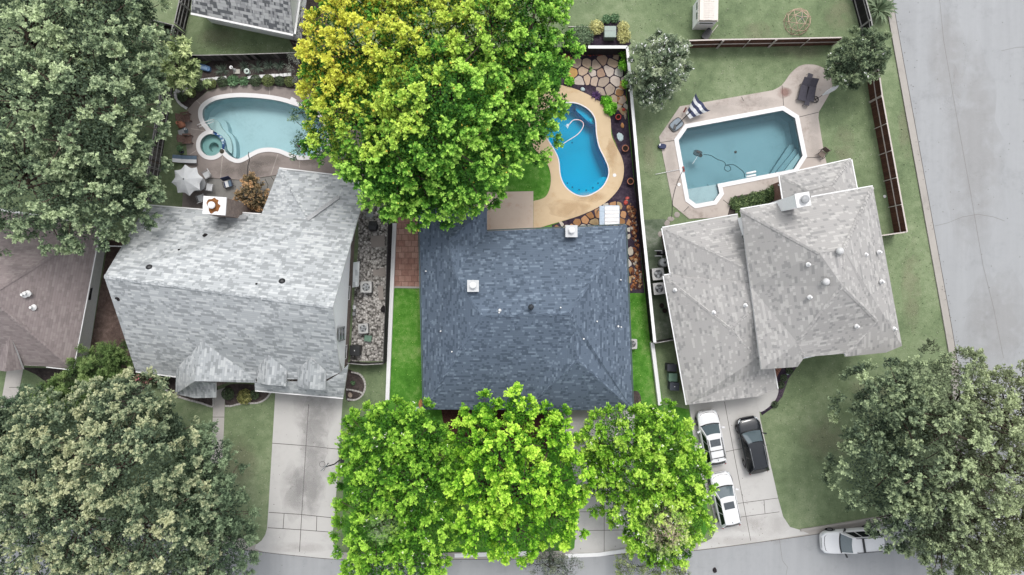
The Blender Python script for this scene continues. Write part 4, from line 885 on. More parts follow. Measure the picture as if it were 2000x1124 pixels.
def make_crown(lobes, rs, spacing=1.1, rc=.85, nspr=9, nlf=13, leaf=(.24, .13), pal=None, zmin=-.45, inner=.35, sprig=.42, droop=.25, drop=.07):
    """lobes: (centre np3, radii np3). Returns leaf arrays and the clump centres."""
    cl = []; spacing *= 1.22; rc *= .80; nspr = int(nspr * 1.45); nlf = int(nlf * 1.75); leaf = (leaf[0] * .70, leaf[1] * .72)
    for i, (cc, rad) in enumerate(lobes):
        ar = 4 * math.pi * ((rad[0] * rad[1]) ** 1.6 / 3 + (rad[0] * rad[2]) ** 1.6 / 3 + (rad[1] * rad[2]) ** 1.6 / 3) ** (1 / 1.6)
        n = int(ar / spacing ** 2); k = np.arange(n) + .5; z = 1 - 2 * k / n; ph = k * 2.399963; rr_ = np.sqrt(1 - z * z)
        d = np.stack([rr_ * np.cos(ph), rr_ * np.sin(ph), z], 1) + rs.normal(0, .09, (n, 3)); d = unit(d)
        d = d[d[:, 2] > zmin]; sc_ = np.where(rs.random(len(d)) < .3, rs.uniform(.55, .8, len(d)), rs.uniform(.85, 1.08, len(d)))[:, None]; p = cc + d * rad * sc_
        keep = rs.random(len(d)) > drop
        for j, lb in enumerate(lobes):
            if j != i: keep &= ~in_lobe(p, lb, .78)
        nd = unit(d / rad); nd[:, 2] += .25; cl.append(np.concatenate([p[keep], unit(nd)[keep]], 1))
    cl = np.concatenate(cl); pc, nc = cl[:, :3], cl[:, 3:]; n = len(pc)
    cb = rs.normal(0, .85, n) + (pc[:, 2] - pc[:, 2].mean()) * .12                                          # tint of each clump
    rcl = rc * rs.uniform(.65, 1.3, n)
    # sprigs
    d = unit(rs.normal(0, 1, (n, nspr, 3)).reshape(-1, 3)).reshape(n, nspr, 3); d = d + nc[:, None, :] * 1.0; d = unit(d.reshape(-1, 3)).reshape(n, nspr, 3)
    ps = pc[:, None, :] + d * (rcl[:, None, None] * rs.uniform(.45, 1.0, (n, nspr, 1))); axs = d + nc[:, None, :] * .5; axs[:, :, 2] += .15
    ps = ps.reshape(-1, 3); axs = unit(axs.reshape(-1, 3)); m = len(ps); cbs = np.repeat(cb, nspr) + rs.normal(0, .45, m)
    # leaves
    t = rs.random((m, nlf, 1)); sd_ = unit(rs.normal(0, 1, (m * nlf, 3))).reshape(m, nlf, 3)
    rad_ = sprig * (.62 - .4 * t) * rs.uniform(.4, 1, (m, nlf, 1))
    pl_ = ps[:, None, :] + axs[:, None, :] * (t - .35) * sprig * 1.1 + sd_ * rad_
    la = sd_ * .9 + axs[:, None, :] * .7; la[:, :, 2] -= droop; ln = axs[:, None, :] * 1.0 + rs.normal(0, .38, (m, nlf, 3)); ln[:, :, 2] += .55
    c = pl_.reshape(-1, 3); ax = la.reshape(-1, 3); nm = unit(ln.reshape(-1, 3)); N_ = len(c)
    tint = np.repeat(cbs, nlf) + rs.normal(0, .35, N_); tip = t.reshape(-1)
    L = rs.uniform(.75, 1.25, N_) * leaf[0]; Wd = L * leaf[1] / leaf[0] * rs.uniform(.85, 1.15, N_)
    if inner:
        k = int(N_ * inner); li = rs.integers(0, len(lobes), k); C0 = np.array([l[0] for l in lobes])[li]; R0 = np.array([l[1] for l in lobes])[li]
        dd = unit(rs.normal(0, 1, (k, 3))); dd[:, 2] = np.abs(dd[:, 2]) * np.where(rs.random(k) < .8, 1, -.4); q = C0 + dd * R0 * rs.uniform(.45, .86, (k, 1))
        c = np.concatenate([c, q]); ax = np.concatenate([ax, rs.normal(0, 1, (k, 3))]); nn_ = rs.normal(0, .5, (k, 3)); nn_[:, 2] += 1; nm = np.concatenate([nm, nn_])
        tint = np.concatenate([tint, rs.normal(-.8, .5, k)]); tip = np.concatenate([tip, rs.random(k) * .3]); L = np.concatenate([L, np.full(k, leaf[0] * 1.15)]); Wd = np.concatenate([Wd, np.full(k, leaf[1] * 1.15)])  # inner leaves coloured darker: shade painted into the depth of the crown
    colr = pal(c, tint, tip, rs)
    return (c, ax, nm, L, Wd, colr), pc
def palette(dark, mid, light, tipk=.5, extra=None):
    dark, mid, light = rgb(*dark), rgb(*mid), rgb(*light)
    def f(c, tint, tip, rs):
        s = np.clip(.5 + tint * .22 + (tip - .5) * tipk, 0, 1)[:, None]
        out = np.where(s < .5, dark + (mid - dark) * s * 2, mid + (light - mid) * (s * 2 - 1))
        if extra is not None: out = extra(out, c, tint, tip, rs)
        return out * rs.uniform(.9, 1.1, (len(c), 1))
    return f
TRIM = .3
def lobe(px, py, z, rx, ry, rz):
    v = P(px, py, z); k = TRIM if rx > 1.45 else TRIM * .5; return (np.array([v.x, v.y, z]), np.array([rx - k, ry - k, rz - k * .3], dtype=float))
def tree(name, label, cat, px, py, lobes, pal, seed, trunk=.35, bark=None, limbs=True, group=None, blossom=None, **kw):
    rs = np.random.default_rng(seed); b = P(px, py); t = thing(name, label, cat, (b.x, b.y, 0), 0, group)
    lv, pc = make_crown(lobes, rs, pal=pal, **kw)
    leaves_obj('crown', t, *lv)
    m = MB(); base = Vector((b.x, b.y, 0)); zmin = min(l[0][2] - l[1][2] for l in lobes)
    fork = Vector((b.x, b.y, max(.3, max(.25 * max(l[0][2] for l in lobes), min(zmin, 3)))))
    m.tube([base, base.lerp(fork, .15), base.lerp(fork, .6), fork], [trunk * 1.5, trunk * 1.1, trunk, trunk * .9], 10)
    rr = random.Random(seed)
    for l in lobes:
        cc = Vector(l[0]); tgt = cc + Vector((0, 0, l[1][2] * .1)); md = fork.lerp(tgt, .5) + Vector((rr.uniform(-.5, .5), rr.uniform(-.5, .5), rr.uniform(.0, .6))) * (trunk * 2)
        m.tube([fork - Vector((0, 0, trunk)), md, tgt], [trunk * .7, trunk * .45, trunk * .28], 7)
        near = [p for p in pc if abs(p[0] - cc.x) < l[1][0] * 1.05 and abs(p[1] - cc.y) < l[1][1] * 1.05]; rr.shuffle(near)
        for p in near[:14]:
            q = Vector(p); st = md.lerp(tgt, rr.uniform(.3, 1)); mm = st.lerp(q, .5) + Vector((0, 0, .25)); m.tube([st, mm, q], [trunk * .2, trunk * .12, .025], 5)
    m.build('trunk', bark or M_bark, t, True)
    if blossom:
        pal_b, dens, sz = blossom; idx = rs.random(len(lv[0])) < dens; k = idx.sum(); c = lv[0][idx] + np.array([0, 0, .06])
        rep = 4; c = np.repeat(c, rep, 0) + rs.normal(0, sz * .45, (k * rep, 3)); nm = rs.normal(0, .6, (k * rep, 3)); nm[:, 2] += 1
        colr = np.array([rgb(*q) for q in pal_b])[rs.integers(0, len(pal_b), k * rep)]
        leaves_obj('blossom', t, c, rs.normal(0, 1, (k * rep, 3)), nm, np.full(k * rep, sz), np.full(k * rep, sz * .8), colr)
    return t

grey_green = palette((58, 72, 54), (100, 116, 82), (158, 168, 126))
# --- big yellow green tree in the middle
def yellowing(out, c, tint, tip, rs):
    wx = np.clip((-3.0 - c[:, 0]) / 10, 0, 1) * np.clip((c[:, 1] - 8) / 9, 0, 1); wx2 = np.clip(1 - np.abs(c[:, 0] + 3) / 5, 0, 1) * np.clip((c[:, 1] - 13) / 6, 0, 1)
    y = np.clip((wx * 1.15 + wx2 * .4) * 1.15 * (tint > -.7) + tint * .12 * (wx > .05), 0, 1)[:, None]
    Y = rgb(200, 186, 72); O = rgb(190, 164, 72); out = out * (1 - y * .62) + Y * y * .62
    o = (rs.random(len(c)) < (.003 + .02 * y[:, 0]))[:, None]; out = np.where(o, O, out)
    cool = np.clip((c[:, 0] - 3) / 6, 0, 1)[:, None] * .35; return out * (1 - cool) + out * np.array([.72, 1.0, .75]) * cool
T2 = [lobe(700, 90, 10, 4.2, 4.0, 2.8), lobe(712, 250, 9.5, 4.0, 4.2, 2.8), lobe(830, 60, 11, 3.6, 4.0, 2.8), lobe(960, 60, 11, 4.2, 4.2, 3.0), lobe(1030, 130, 8.5, 3.4, 4.4, 3), lobe(1000, 240, 8, 3.4, 3.6, 2.8),
      lobe(860, 180, 12, 4.4, 3.8, 2.8), lobe(770, 330, 8.5, 3.7, 3.4, 2.6), lobe(900, 320, 8.5, 4.2, 3.4, 2.6), lobe(820, 380, 6.8, 3.6, 2.4, 2.2), lobe(830, 260, 11, 4.0, 3.4, 2.6), lobe(655, 165, 7.5, 2.4, 3.6, 2.4), lobe(1000, -30, 10, 4.5, 3, 3), lobe(740, -40, 10, 4.5, 3, 3)]
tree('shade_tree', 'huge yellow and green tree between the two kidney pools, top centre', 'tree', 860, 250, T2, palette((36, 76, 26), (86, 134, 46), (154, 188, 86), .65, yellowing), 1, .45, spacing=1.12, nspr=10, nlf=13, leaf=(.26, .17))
tree('shade_tree', 'small dull green tree overhanging the right end of the turquoise pool', 'tree', 668, 262, [lobe(612, 268, 4.6, 2.0, 2.0, 1.4), lobe(645, 255, 5, 1.8, 2.2, 1.4), lobe(598, 218, 3.6, .9, .9, .7)], palette((40, 62, 46), (72, 98, 74), (132, 150, 110)), 2, .15, spacing=.85, rc=.6, nspr=6, nlf=9, leaf=(.2, .1), inner=.1, drop=.25)
# --- lower left and upper left big trees
T1 = [lobe(60, 60, 8.5, 5.5, 4.5, 3.2), lobe(190, 70, 8, 4.6, 4.2, 3), lobe(50, 210, 9.5, 5.5, 5, 3.2), lobe(180, 220, 9, 5, 5, 3.2), lobe(222, 300, 7.5, 3.3, 4.2, 2.8), lobe(60, 370, 8.5, 5.4, 4.6, 3), lobe(180, 390, 7.5, 4.6, 3.8, 2.8), lobe(238, 165, 6.5, 3.1, 3.4, 2.4), lobe(-60, 200, 9, 5, 7, 3), lobe(252, 385, 5.2, 2.0, 2.0, 1.6), lobe(60, -40, 8, 6, 3, 3), lobe(255, 30, 5.5, 2.6, 2.6, 2)]
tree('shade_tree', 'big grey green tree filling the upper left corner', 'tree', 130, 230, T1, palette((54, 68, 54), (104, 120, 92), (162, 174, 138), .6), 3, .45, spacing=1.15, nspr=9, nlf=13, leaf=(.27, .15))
T3 = [lobe(240, 800, 7, 3.6, 3.0, 2.4), lobe(110, 850, 8, 4.2, 3.2, 2.6), lobe(260, 900, 9.5, 4.4, 3.8, 2.8), lobe(60, 960, 9, 4.8, 4.4, 3), lobe(170, 1010, 10, 4.6, 4, 3), lobe(310, 1030, 9, 4.4, 4.2, 2.8), lobe(60, 1090, 8.5, 4.8, 4, 3), lobe(260, 1110, 7.5, 5, 3.2, 2.6), lobe(-50, 980, 8, 4, 6, 3), lobe(330, 840, 5.5, 1.8, 2.0, 1.5), lobe(10, 840, 6, 2.6, 2.2, 1.8)]
def autumn(out, c, tint, tip, rs):
    y = np.clip((tint * .35 + (tip - .35) * .9), 0, 1)[:, None] * 1.0; return out * (1 - y * .3) + rgb(166, 156, 122) * y * .22
tree('shade_tree', 'big grey green tree with buff tips filling the lower left corner', 'tree', 170, 990, T3, palette((54, 68, 54), (104, 118, 92), (162, 168, 134), .6, autumn), 4, .45, spacing=1.12, nspr=9, nlf=13, leaf=(.25, .15), drop=.16)
T3b = [lobe(400, 900, 7, 2.6, 2.6, 2), lobe(425, 985, 7.5, 2.6, 3.0, 2.2), lobe(430, 1075, 7, 3.0, 2.8, 2.2), lobe(400, 1150, 7, 3, 3, 2), lobe(362, 985, 6.5, 2, 3, 2)]
tree('shade_tree', 'dark green tree leaning over the path, right of the buff tipped tree', 'tree', 400, 1010, T3b, palette((42, 56, 44), (76, 92, 70), (118, 134, 104)), 5, .3, spacing=.95, rc=.7, nspr=9, nlf=12, leaf=(.2, .12))
T8 = [lobe(1735, 800, 6.5, 3.8, 3.6, 2.6), lobe(1850, 770, 7.5, 4.4, 3.4, 2.6), lobe(1960, 790, 7.5, 4.4, 3.2, 2.6), lobe(1720, 910, 7, 3.6, 4.0, 2.8), lobe(1830, 900, 9, 4.4, 4.4, 3), lobe(1950, 910, 10, 4.8, 4.6, 3), lobe(1792, 1000, 7.5, 3.8, 3.2, 2.8), lobe(1890, 1030, 8.5, 4.8, 3.8, 2.8), lobe(2010, 1000, 8, 4, 4, 3), lobe(1930, 1080, 6.5, 3.4, 1.8, 1.8), lobe(1822, 1055, 5.5, 2.2, 1.6, 1.5), lobe(2040, 850, 8, 4, 5, 3)]
def greyer(out, c, tint, tip, rs):
    y = np.clip((c[:, 0] - 28) / 8, 0, 1)[:, None] * .35; return out * (1 - y) + rgb(146, 150, 112) * y
tree('shade_tree', 'round dense grey green tree over the street corner, lower right', 'tree', 1870, 910, T8, palette((44, 56, 46), (92, 106, 82), (150, 162, 126), .6, greyer), 6, .45, spacing=1.08, nspr=9, nlf=13, leaf=(.24, .14))
# --- three lime trees in front of the blue roofed house
lime = dict(nspr=9, nlf=12)
T4 = [lobe(745, 850, 5.0, 3.2, 2.8, 2.2), lobe(812, 850, 5.0, 2.8, 2.6, 2.2), lobe(730, 940, 5.4, 3.0, 3.4, 2.4), lobe(820, 940, 5.6, 3.2, 3.6, 2.4), lobe(735, 1035, 5, 3.2, 3.2, 2.2), lobe(825, 1045, 5.2, 3.2, 3.2, 2.2), lobe(770, 1110, 4.8, 4.2, 2.4, 2.0), lobe(840, 905, 4.5, 1.5, 3, 1.8)]
def greyish_patch(px, py, r, colr, z=6):
    c0 = P(px, py, z)
    def f(out, c, tint, tip, rs):
        d = np.hypot(c[:, 0] - c0.x, c[:, 1] - c0.y) / r; y = np.clip(1.2 - d, 0, 1)[:, None] * (rs.random((len(c), 1)) < .75) * .85; return out * (1 - y) + rgb(*colr) * y
    return f
tree('crepe_myrtle', 'lime green tree flecked with pale blossoms, leftmost of the three street trees', 'tree', 780, 965, T4, palette((36, 76, 20), (86, 132, 36), (146, 180, 70), .6, greyish_patch(745, 1030, 1.3, (112, 124, 98), 6.5)), 7, .2, spacing=.92, rc=.62, leaf=(.27, .13), sprig=.38, blossom=([(240, 222, 214), (236, 236, 220), (226, 200, 170)], .0012, .12), **lime)
T5 = [lobe(922, 850, 5.2, 2.0, 2.0, 1.7), lobe(1010, 800, 6.2, 1.5, 1.9, 1.3), lobe(945, 810, 6, 1.5, 1.5, 1.2), lobe(975, 880, 7.5, 2.7, 2.4, 2), lobe(1075, 865, 5.8, 2.2, 2.0, 1.7), lobe(935, 940, 7, 2.3, 2.4, 2), lobe(1020, 950, 8, 2.7, 2.5, 2), lobe(1095, 940, 6.4, 2.4, 2.4, 1.9), lobe(945, 1025, 6.4, 2.3, 2.4, 2), lobe(1010, 1035, 6.8, 2.5, 2.3, 2), lobe(1085, 1010, 5.8, 2.5, 2.3, 1.8), lobe(1082, 820, 5, 1.1, 1.2, 1)]
tree('shade_tree', 'lime green tree with separate leafy clumps, middle of the three street trees', 'tree', 1010, 950, T5, palette((40, 86, 20), (104, 152, 36), (168, 196, 76), .65), 8, .28, spacing=.95, rc=.62, leaf=(.24, .17), sprig=.4, drop=.22, inner=.18, blossom=None, **lime)
T6 = [lobe(1215, 850, 5.2, 3.0, 2.6, 2.2), lobe(1288, 850, 5.0, 2.5, 2.6, 2.2), lobe(1240, 930, 5.4, 3.2, 2.8, 2.2), lobe(1330, 930, 5.0, 2.6, 3.2, 2.2), lobe(1270, 1010, 5.2, 3.0, 2.6, 2.2), lobe(1335, 1000, 4.6, 2.2, 2.8, 2), lobe(1290, 1060, 4.2, 2.8, 1.8, 1.6), lobe(1185, 930, 4.6, 2.2, 3, 1.8), lobe(1165, 885, 4.6, 1.6, 1.8, 1.5)]
tree('crepe_myrtle', 'yellow green blossoming tree beside the parked cars, rightmost of the three street trees', 'tree', 1275, 940, T6, palette((42, 78, 22), (104, 148, 40), (166, 192, 84), .6, greyish_patch(1300, 1035, 1.9, (164, 146, 136), 6.0)), 9, .2, spacing=.92, rc=.62, leaf=(.27, .12), sprig=.38, blossom=([(236, 226, 190), (240, 236, 214), (230, 214, 180)], .0035, .12), **lime)
# --- dull small ones at the lower edge
tree('sapling', 'sparse dark grey green sapling beside the street, below the middle lime tree', 'tree', 1072, 1092, [lobe(1062, 1100, 2.6, 1.3, 1.0, .9), lobe(1102, 1105, 2.6, 1.3, .9, .9), lobe(1082, 1090, 3.3, 1.2, .8, .8)], palette((44, 54, 44), (84, 92, 80), (124, 130, 112)), 10, .08, spacing=.6, rc=.45, nspr=6, nlf=8, leaf=(.17, .07), inner=.2, drop=.2)
tree('sapling', 'sparse olive sapling with grey twigs leaning over the street below the blossoming tree', 'tree', 1275, 1085, [lobe(1225, 1108, 2.6, 1.5, 1.0, .9), lobe(1285, 1105, 3, 1.5, 1.1, .9), lobe(1325, 1112, 2.6, .9, .8, .8), lobe(1290, 1075, 3.6, 1.2, 1, .8)], palette((48, 62, 36), (104, 120, 70), (160, 166, 120)), 11, .08, M_barkg, spacing=.6, rc=.45, nspr=5, nlf=8, leaf=(.17, .08), inner=.2, drop=.25)
# --- crepe myrtles of the right yard and corner shrubs
cm = dict(spacing=.72, rc=.5, nspr=8, nlf=12, leaf=(.24, .1), sprig=.34)
tree('crepe_myrtle', 'round crepe myrtle full of white blossom beside the white capped fence', 'tree', 1275, 158, [lobe(1288, 130, 3.6, 2.5, 2.6, 1.9), lobe(1275, 175, 2.9, 1.8, 1.6, 1.4), lobe(1312, 108, 3.2, 1.6, 1.6, 1.3)], palette((50, 62, 48), (100, 114, 92), (152, 160, 134)), 12, .12, blossom=([(236, 232, 228), (226, 218, 222)], .013, .12), **cm)
tree('crepe_myrtle', 'round crepe myrtle with few white flowers where the pool fence meets the street fence', 'tree', 1655, 138, [lobe(1673, 118, 3.6, 2.3, 2.3, 1.9), lobe(1700, 100, 3, 1.6, 1.6, 1.3), lobe(1650, 135, 3, 1.6, 1.5, 1.3)], palette((40, 52, 40), (80, 94, 72), (128, 140, 108)), 13, .12, blossom=([(232, 228, 224)], .0012, .12), **cm)
def blades(name, label, cat, px, py, r, h, n, c1, c2, seed, group=None, wd=.06, parts='leaves'):
    rs = np.random.default_rng(seed); b = P(px, py, 0); t = thing(name, label, cat, (b.x, b.y, 0), 0, group)
    m = MB(); cols = []
    for i in range(n):
        a = rs.uniform(0, 6.283); L = r * rs.uniform(.6, 1.05); hh = h * rs.uniform(.5, 1.1); dx, dy = math.cos(a), math.sin(a); w_ = wd * rs.uniform(.7, 1.2)
        pts = [(b.x + dx * L * k, b.y + dy * L * k, .03 + hh * (k * 1.9 - k * k * 1.25)) for k in (0.05, .4, .75, 1)]
        vs = []
        for k, p in enumerate(pts): ww = w_ * (.6, 1, .7, .05)[k]; vs += [(p[0] - dy * ww, p[1] + dx * ww, p[2]), (p[0] + dy * ww, p[1] - dx * ww, p[2])]
        m.add(vs, [(0, 1, 3, 2), (2, 3, 5, 4), (4, 5, 7, 6)]); k = rs.random(); cc = np.array(C(*c1)) * (1 - k) + np.array(C(*c2)) * k; cols += [tuple(cc)] * 3
    o = m.build(parts, M_leaf, t); color_attr(o, cols); return t
blades('palm_shrub', 'feathery bright shrub by the kerb at the top right corner', 'shrub', 1712, 22, 1.5, 1.3, 90, (84, 108, 78), (150, 166, 132), 20, None, .09)
# magnolia-like tree with long leaves and its pink neighbour
tree('magnolia', 'small tree with long pale green leaves and white buds by the mulch bed', 'tree', 372, 150, [lobe(352, 128, 3.6, 1.5, 2.0, 1.3), lobe(368, 150, 3.2, 1.3, 1.2, 1.0), lobe(352, 100, 3.4, 1.1, 1.0, .9)], palette((76, 92, 62), (136, 150, 104), (184, 192, 146)), 14, .1, spacing=.62, rc=.42, nspr=5, nlf=7, leaf=(.46, .15), sprig=.4, blossom=([(232, 228, 222)], .003, .12), drop=.1, inner=.3)
tree('flowering_shrub', 'pink flowering shrub between the big dark tree and the long leaved tree', 'shrub', 318, 118, [lobe(290, 108, 3, 1.8, 1.6, 1.2), lobe(315, 90, 2.6, 1.2, 1.4, 1)], palette((56, 72, 56), (98, 116, 92), (136, 150, 122)), 15, .08, spacing=.65, rc=.45, nspr=6, nlf=9, leaf=(.2, .09), blossom=([(206, 130, 140), (214, 150, 158)], .010, .13))
tree('juniper', 'sprawling dark juniper between the mauve roof and the pale patchwork roof', 'conifer', 180, 745, [lobe(195, 718, 2.8, 2.3, 1.8, 1.5), lobe(150, 765, 2.5, 2.4, 1.8, 1.4), lobe(100, 785, 2.0, 2.0, 1.4, 1.2), lobe(225, 700, 2.5, 1.2, 1.2, 1.2)], palette((44, 62, 36), (82, 104, 58), (124, 142, 90)), 16, .12, spacing=.62, rc=.5, nspr=9, nlf=15, leaf=(.26, .06), sprig=.42)
tree('juniper', 'dark blue green conifer by the small lawn, left of the sprawling juniper', 'conifer', 62, 800, [lobe(52, 800, 2.6, 2.1, 1.7, 1.4), lobe(20, 812, 2.4, 1.6, 1.5, 1.2)], palette((34, 50, 38), (64, 84, 64), (98, 116, 92)), 17, .12, spacing=.6, rc=.5, nspr=8, nlf=13, leaf=(.22, .06), sprig=.4)
tree('shrub', 'russet and green shrub in the corner by the brick chimney', 'shrub', 498, 378, [lobe(492, 384, 1.7, 1.25, 1.1, 1.2), lobe(492, 358, 1.4, .75, .8, .8), lobe(512, 395, 1.5, .8, .7, .8)], palette((54, 50, 38), (108, 96, 72), (172, 140, 104), .6), 18, .06, spacing=.5, rc=.36, nspr=7, nlf=10, leaf=(.17, .09), sprig=.28)
def small_shrub(name, label, px, py, r, h, pal, seed, group=None, leaf=(.09, .06), cat='shrub', dens=1.0, smooth_=True):
    rs = np.random.default_rng(seed); b = P(px, py, 0); t = thing(name, label, cat, (b.x, b.y, 0), 0, group)
    n = int(900 * (r / .5) ** 2 * dens); d = unit(rs.normal(0, 1, (n, 3))); d[:, 2] = np.abs(d[:, 2]) * np.where(rs.random(n) < .85, 1, -.6)
    k = rs.uniform(.86, 1.02, (n, 1)) if smooth_ else rs.uniform(.55, 1.1, (n, 1)); c = np.array([b.x, b.y, h * .5]) + d * np.array([r, r, h * .5]) * k
    ax = rs.normal(0, .6, (n, 3)) + d * .4; nm = d + rs.normal(0, .4, (n, 3)); L = rs.uniform(.8, 1.3, n) * leaf[0]
    tint = rs.normal(0, .7, n) + np.sin(c[:, 0] * 9) * .3; leaves_obj('foliage', t, c, ax, nm, L, L * leaf[1] / leaf[0], pal(c, tint, rs.random(n), rs))
    MB().tube([(b.x, b.y, 0), (b.x, b.y, h * .6)], [.05, .03], 6).build('stem', M_bark, t); return t
ol = palette((58, 68, 42), (96, 108, 66), (134, 142, 92), .3); dg = palette((40, 52, 38), (66, 80, 58), (96, 110, 82), .3)
SH = [(360, 192, .42, dg, 'dark round clipped shrub inside the curved stone edging'), (377, 184, .40, ol, 'olive clipped ball shrub above the curved stone edging'), (394, 170, .48, dg, 'dark clipped shrub at the left end of the pool shrub row'),
      (416, 166, .42, ol, 'olive clipped ball, first light one in the pool shrub row'), (438, 163, .46, dg, 'dark rough clipped shrub left of the two leafy plants'), (503, 161, .50, dg, 'broad dark clipped mound right of the leafy plants'),
      (527, 161, .52, ol, 'largest olive clipped ball in the pool shrub row'), (549, 161, .42, dg, 'dark shrub between two olive balls in the pool shrub row'), (568, 162, .44, ol, 'olive clipped ball under the silvery twigs'), (589, 169, .36, dg, 'small dark shrub touching the yellow tree')]
for i, (x, y, r, pl_, lb) in enumerate(SH): small_shrub('clipped_shrub', lb, x, y, r, r * 1.5, pl_, 30 + i, 'clipped shrubs round the turquoise pool')
lg = palette((52, 76, 52), (88, 116, 84), (126, 150, 116), .4)
small_shrub('leafy_plant', 'leafy green plant in front of the white edging, left one', 458, 160, .48, .5, lg, 50, None, (.2, .1), 'plant', .4, False)
small_shrub('leafy_plant', 'smaller leafy green plant below the white bowl', 479, 161, .38, .45, lg, 51, None, (.18, .1), 'plant', .4, False)
for i, (x, y, r, lb) in enumerate([(436, 140, .75, 'sparse spiky tuft at the left of the mulch bed'), (478, 131, .55, 'dark upright spiky plant left of the white bowl'), (503, 133, .8, 'largest starburst spiky plant in the mulch bed'), (527, 129, .6, 'blue green spiky plant right of the starburst'), (547, 129, .65, 'spiky plant at the right of the mulch bed')]):
    blades('yucca', lb, 'plant', x, y, r, .45, 46, (70, 88, 74), (132, 146, 130), 60 + i, 'spiky plants in the mulch bed', .022)
tree('shrub', 'silvery twiggy shrub at the right end of the mulch bed', 'shrub', 585, 142, [lobe(585, 138, 1.6, 1.1, 1.6, .9), lobe(588, 108, 1.6, .8, 1.0, .8)], palette((62, 66, 62), (104, 108, 100), (140, 146, 136)), 19, .05, M_barkg, spacing=.55, rc=.4, nspr=6, nlf=6, leaf=(.16, .04), sprig=.4, inner=.05, drop=.3)
tree('shrub', 'bare grey brown scrub beside the speckled roof at the top', 'shrub', 592, 40, [lobe(588, 20, 1.6, .8, 1.6, .9), lobe(590, 70, 1.6, .7, 1.3, .9)], palette((50, 46, 48), (82, 76, 76), (112, 104, 100)), 21, .05, M_barkg, spacing=.55, rc=.4, nspr=6, nlf=6, leaf=(.16, .05), sprig=.4, inner=.05, drop=.3)
# beds in front of the pale patchwork house
small_shrub('clipped_shrub', 'round grey green shrub by the front walk of the pale patchwork house', 449, 768, .52, .8, dg, 70)
small_shrub('leafy_plant', 'yellowish loose plant in the bed right of the front walk', 481, 774, .62, .6, palette((70, 76, 44), (118, 120, 74), (158, 152, 100)), 71, None, (.2, .09), 'plant', .5, False)
small_shrub('clipped_shrub', 'dark shrub under the eave, right of the yellowish plant', 500, 770, .4, .6, dg, 72)
blades('fern', 'wide green fern in the bed left of the pale patchwork porch', 'plant', 312, 744, .95, .5, 50, (54, 78, 50), (112, 130, 92), 73, None, .06)
tree('flowering_shrub', 'low pink flowering shrub below the pale patchwork eave', 'shrub', 285, 742, [lobe(283, 738, 1.0, .9, .6, .6), lobe(300, 742, .9, .7, .5, .5)], palette((56, 66, 48), (98, 108, 80), (146, 150, 120)), 22, .04, spacing=.45, rc=.3, nspr=5, nlf=8, leaf=(.14, .07), sprig=.22, blossom=([(204, 120, 136)], .015, .1))
small_shrub('leafy_plant', 'small green plant in the half round bed', 690, 748, .2, .3, lg, 74, None, (.1, .06), 'plant', .6, False)
# plants of the middle yard
vg = palette((48, 100, 24), (96, 158, 44), (156, 204, 84), .5)
small_shrub('leafy_plant', 'bright green leafy plant beside the red pot', 1191, 213, .55, .5, vg, 80, None, (.26, .15), 'plant', .35, False); small_shrub('leafy_plant', 'bright green leafy plant next to the purple one', 1183, 199, .45, .5, vg, 81, None, (.26, .15), 'plant', .35, False)
small_shrub('leafy_plant', 'small bright plant trailing along the flagstone edge by the tree', 1112, 160, .4, .35, vg, 82, None, (.2, .12), 'plant', .35, False)
blades('purple_plant', 'dark purple strappy plant at the edge of the tan deck', 'plant', 1164, 188, .5, .35, 46, (70, 48, 92), (112, 84, 130), 83, None, .05)
blades('leafy_plant', 'single green tuft growing between the flagstones', 'plant', 1153, 136, .3, .3, 10, (110, 160, 80), (170, 210, 130), 84, None, .06)
for i, (x, y, r, lb) in enumerate([(1216, 108, .4, 'small green climber in the corner of the white capped fence'), (1217, 132, .5, 'green climber below the corner one on the white capped fence'), (1221, 168, .42, 'green climber on the white capped fence beside the flagstones')]):
    small_shrub('climber', lb, x, y, r, 1.1, vg, 85 + i, 'climbers on the white capped fence', (.14, .09), 'climbing plant', .5, False)
yl = palette((120, 120, 76), (168, 166, 116), (204, 200, 150), .4)
for i, (x, y, r, lb) in enumerate([(1164, 57, .62, 'pale yellow tufted shrub left of the green utility box'), (1216, 57, .5, 'pale yellow tufted shrub above right of the green utility box'), (1217, 74, .58, 'pale yellow tufted shrub between utility box and fence corner')]):
    small_shrub('tufted_shrub', lb, x, y, r, .6, yl, 90 + i, 'pale yellow shrubs around the utility box', (.16, .07), 'shrub', .6, False)
for i, (x, y, lb) in enumerate([(1184, 40, 'green leafy plant above the utility box, left'), (1200, 38, 'green leafy plant above the utility box, right')]): small_shrub('leafy_plant', lb, x, y, .38, .4, lg, 95 + i, None, (.2, .09), 'plant', .45, False)
small_shrub('shrub', 'dull grey green shrub behind the fence next to the yellow green tree', 1135, 76, .95, .9, palette((64, 82, 62), (96, 114, 88), (126, 140, 112)), 98, None, (.14, .08), 'shrub', .5, False)
for i, (x, y, r) in enumerate([(1434, 398, .55), (1452, 396, .6), (1472, 390, .6), (1490, 386, .6), (1508, 378, .65), (1445, 408, .5)]):
    small_shrub('leafy_plant', ['broad leaved plant at the left corner of the bed by the grey roof', 'second broad leaved plant from the left in the bed by the grey roof', 'broad leaved plant in the middle of the bed by the grey roof', 'broad leaved plant right of the middle of the bed by the grey roof', 'bright fern like plant next to the gutter end of the bed', 'low plant in front by the eave of the bed'][i], x, y, r, .6, palette((40, 54, 38), (76, 94, 62), (120, 136, 90)), 100 + i, 'broad leaved plants in the bed by the grey roof', (.24, .08), 'plant', .45, False)
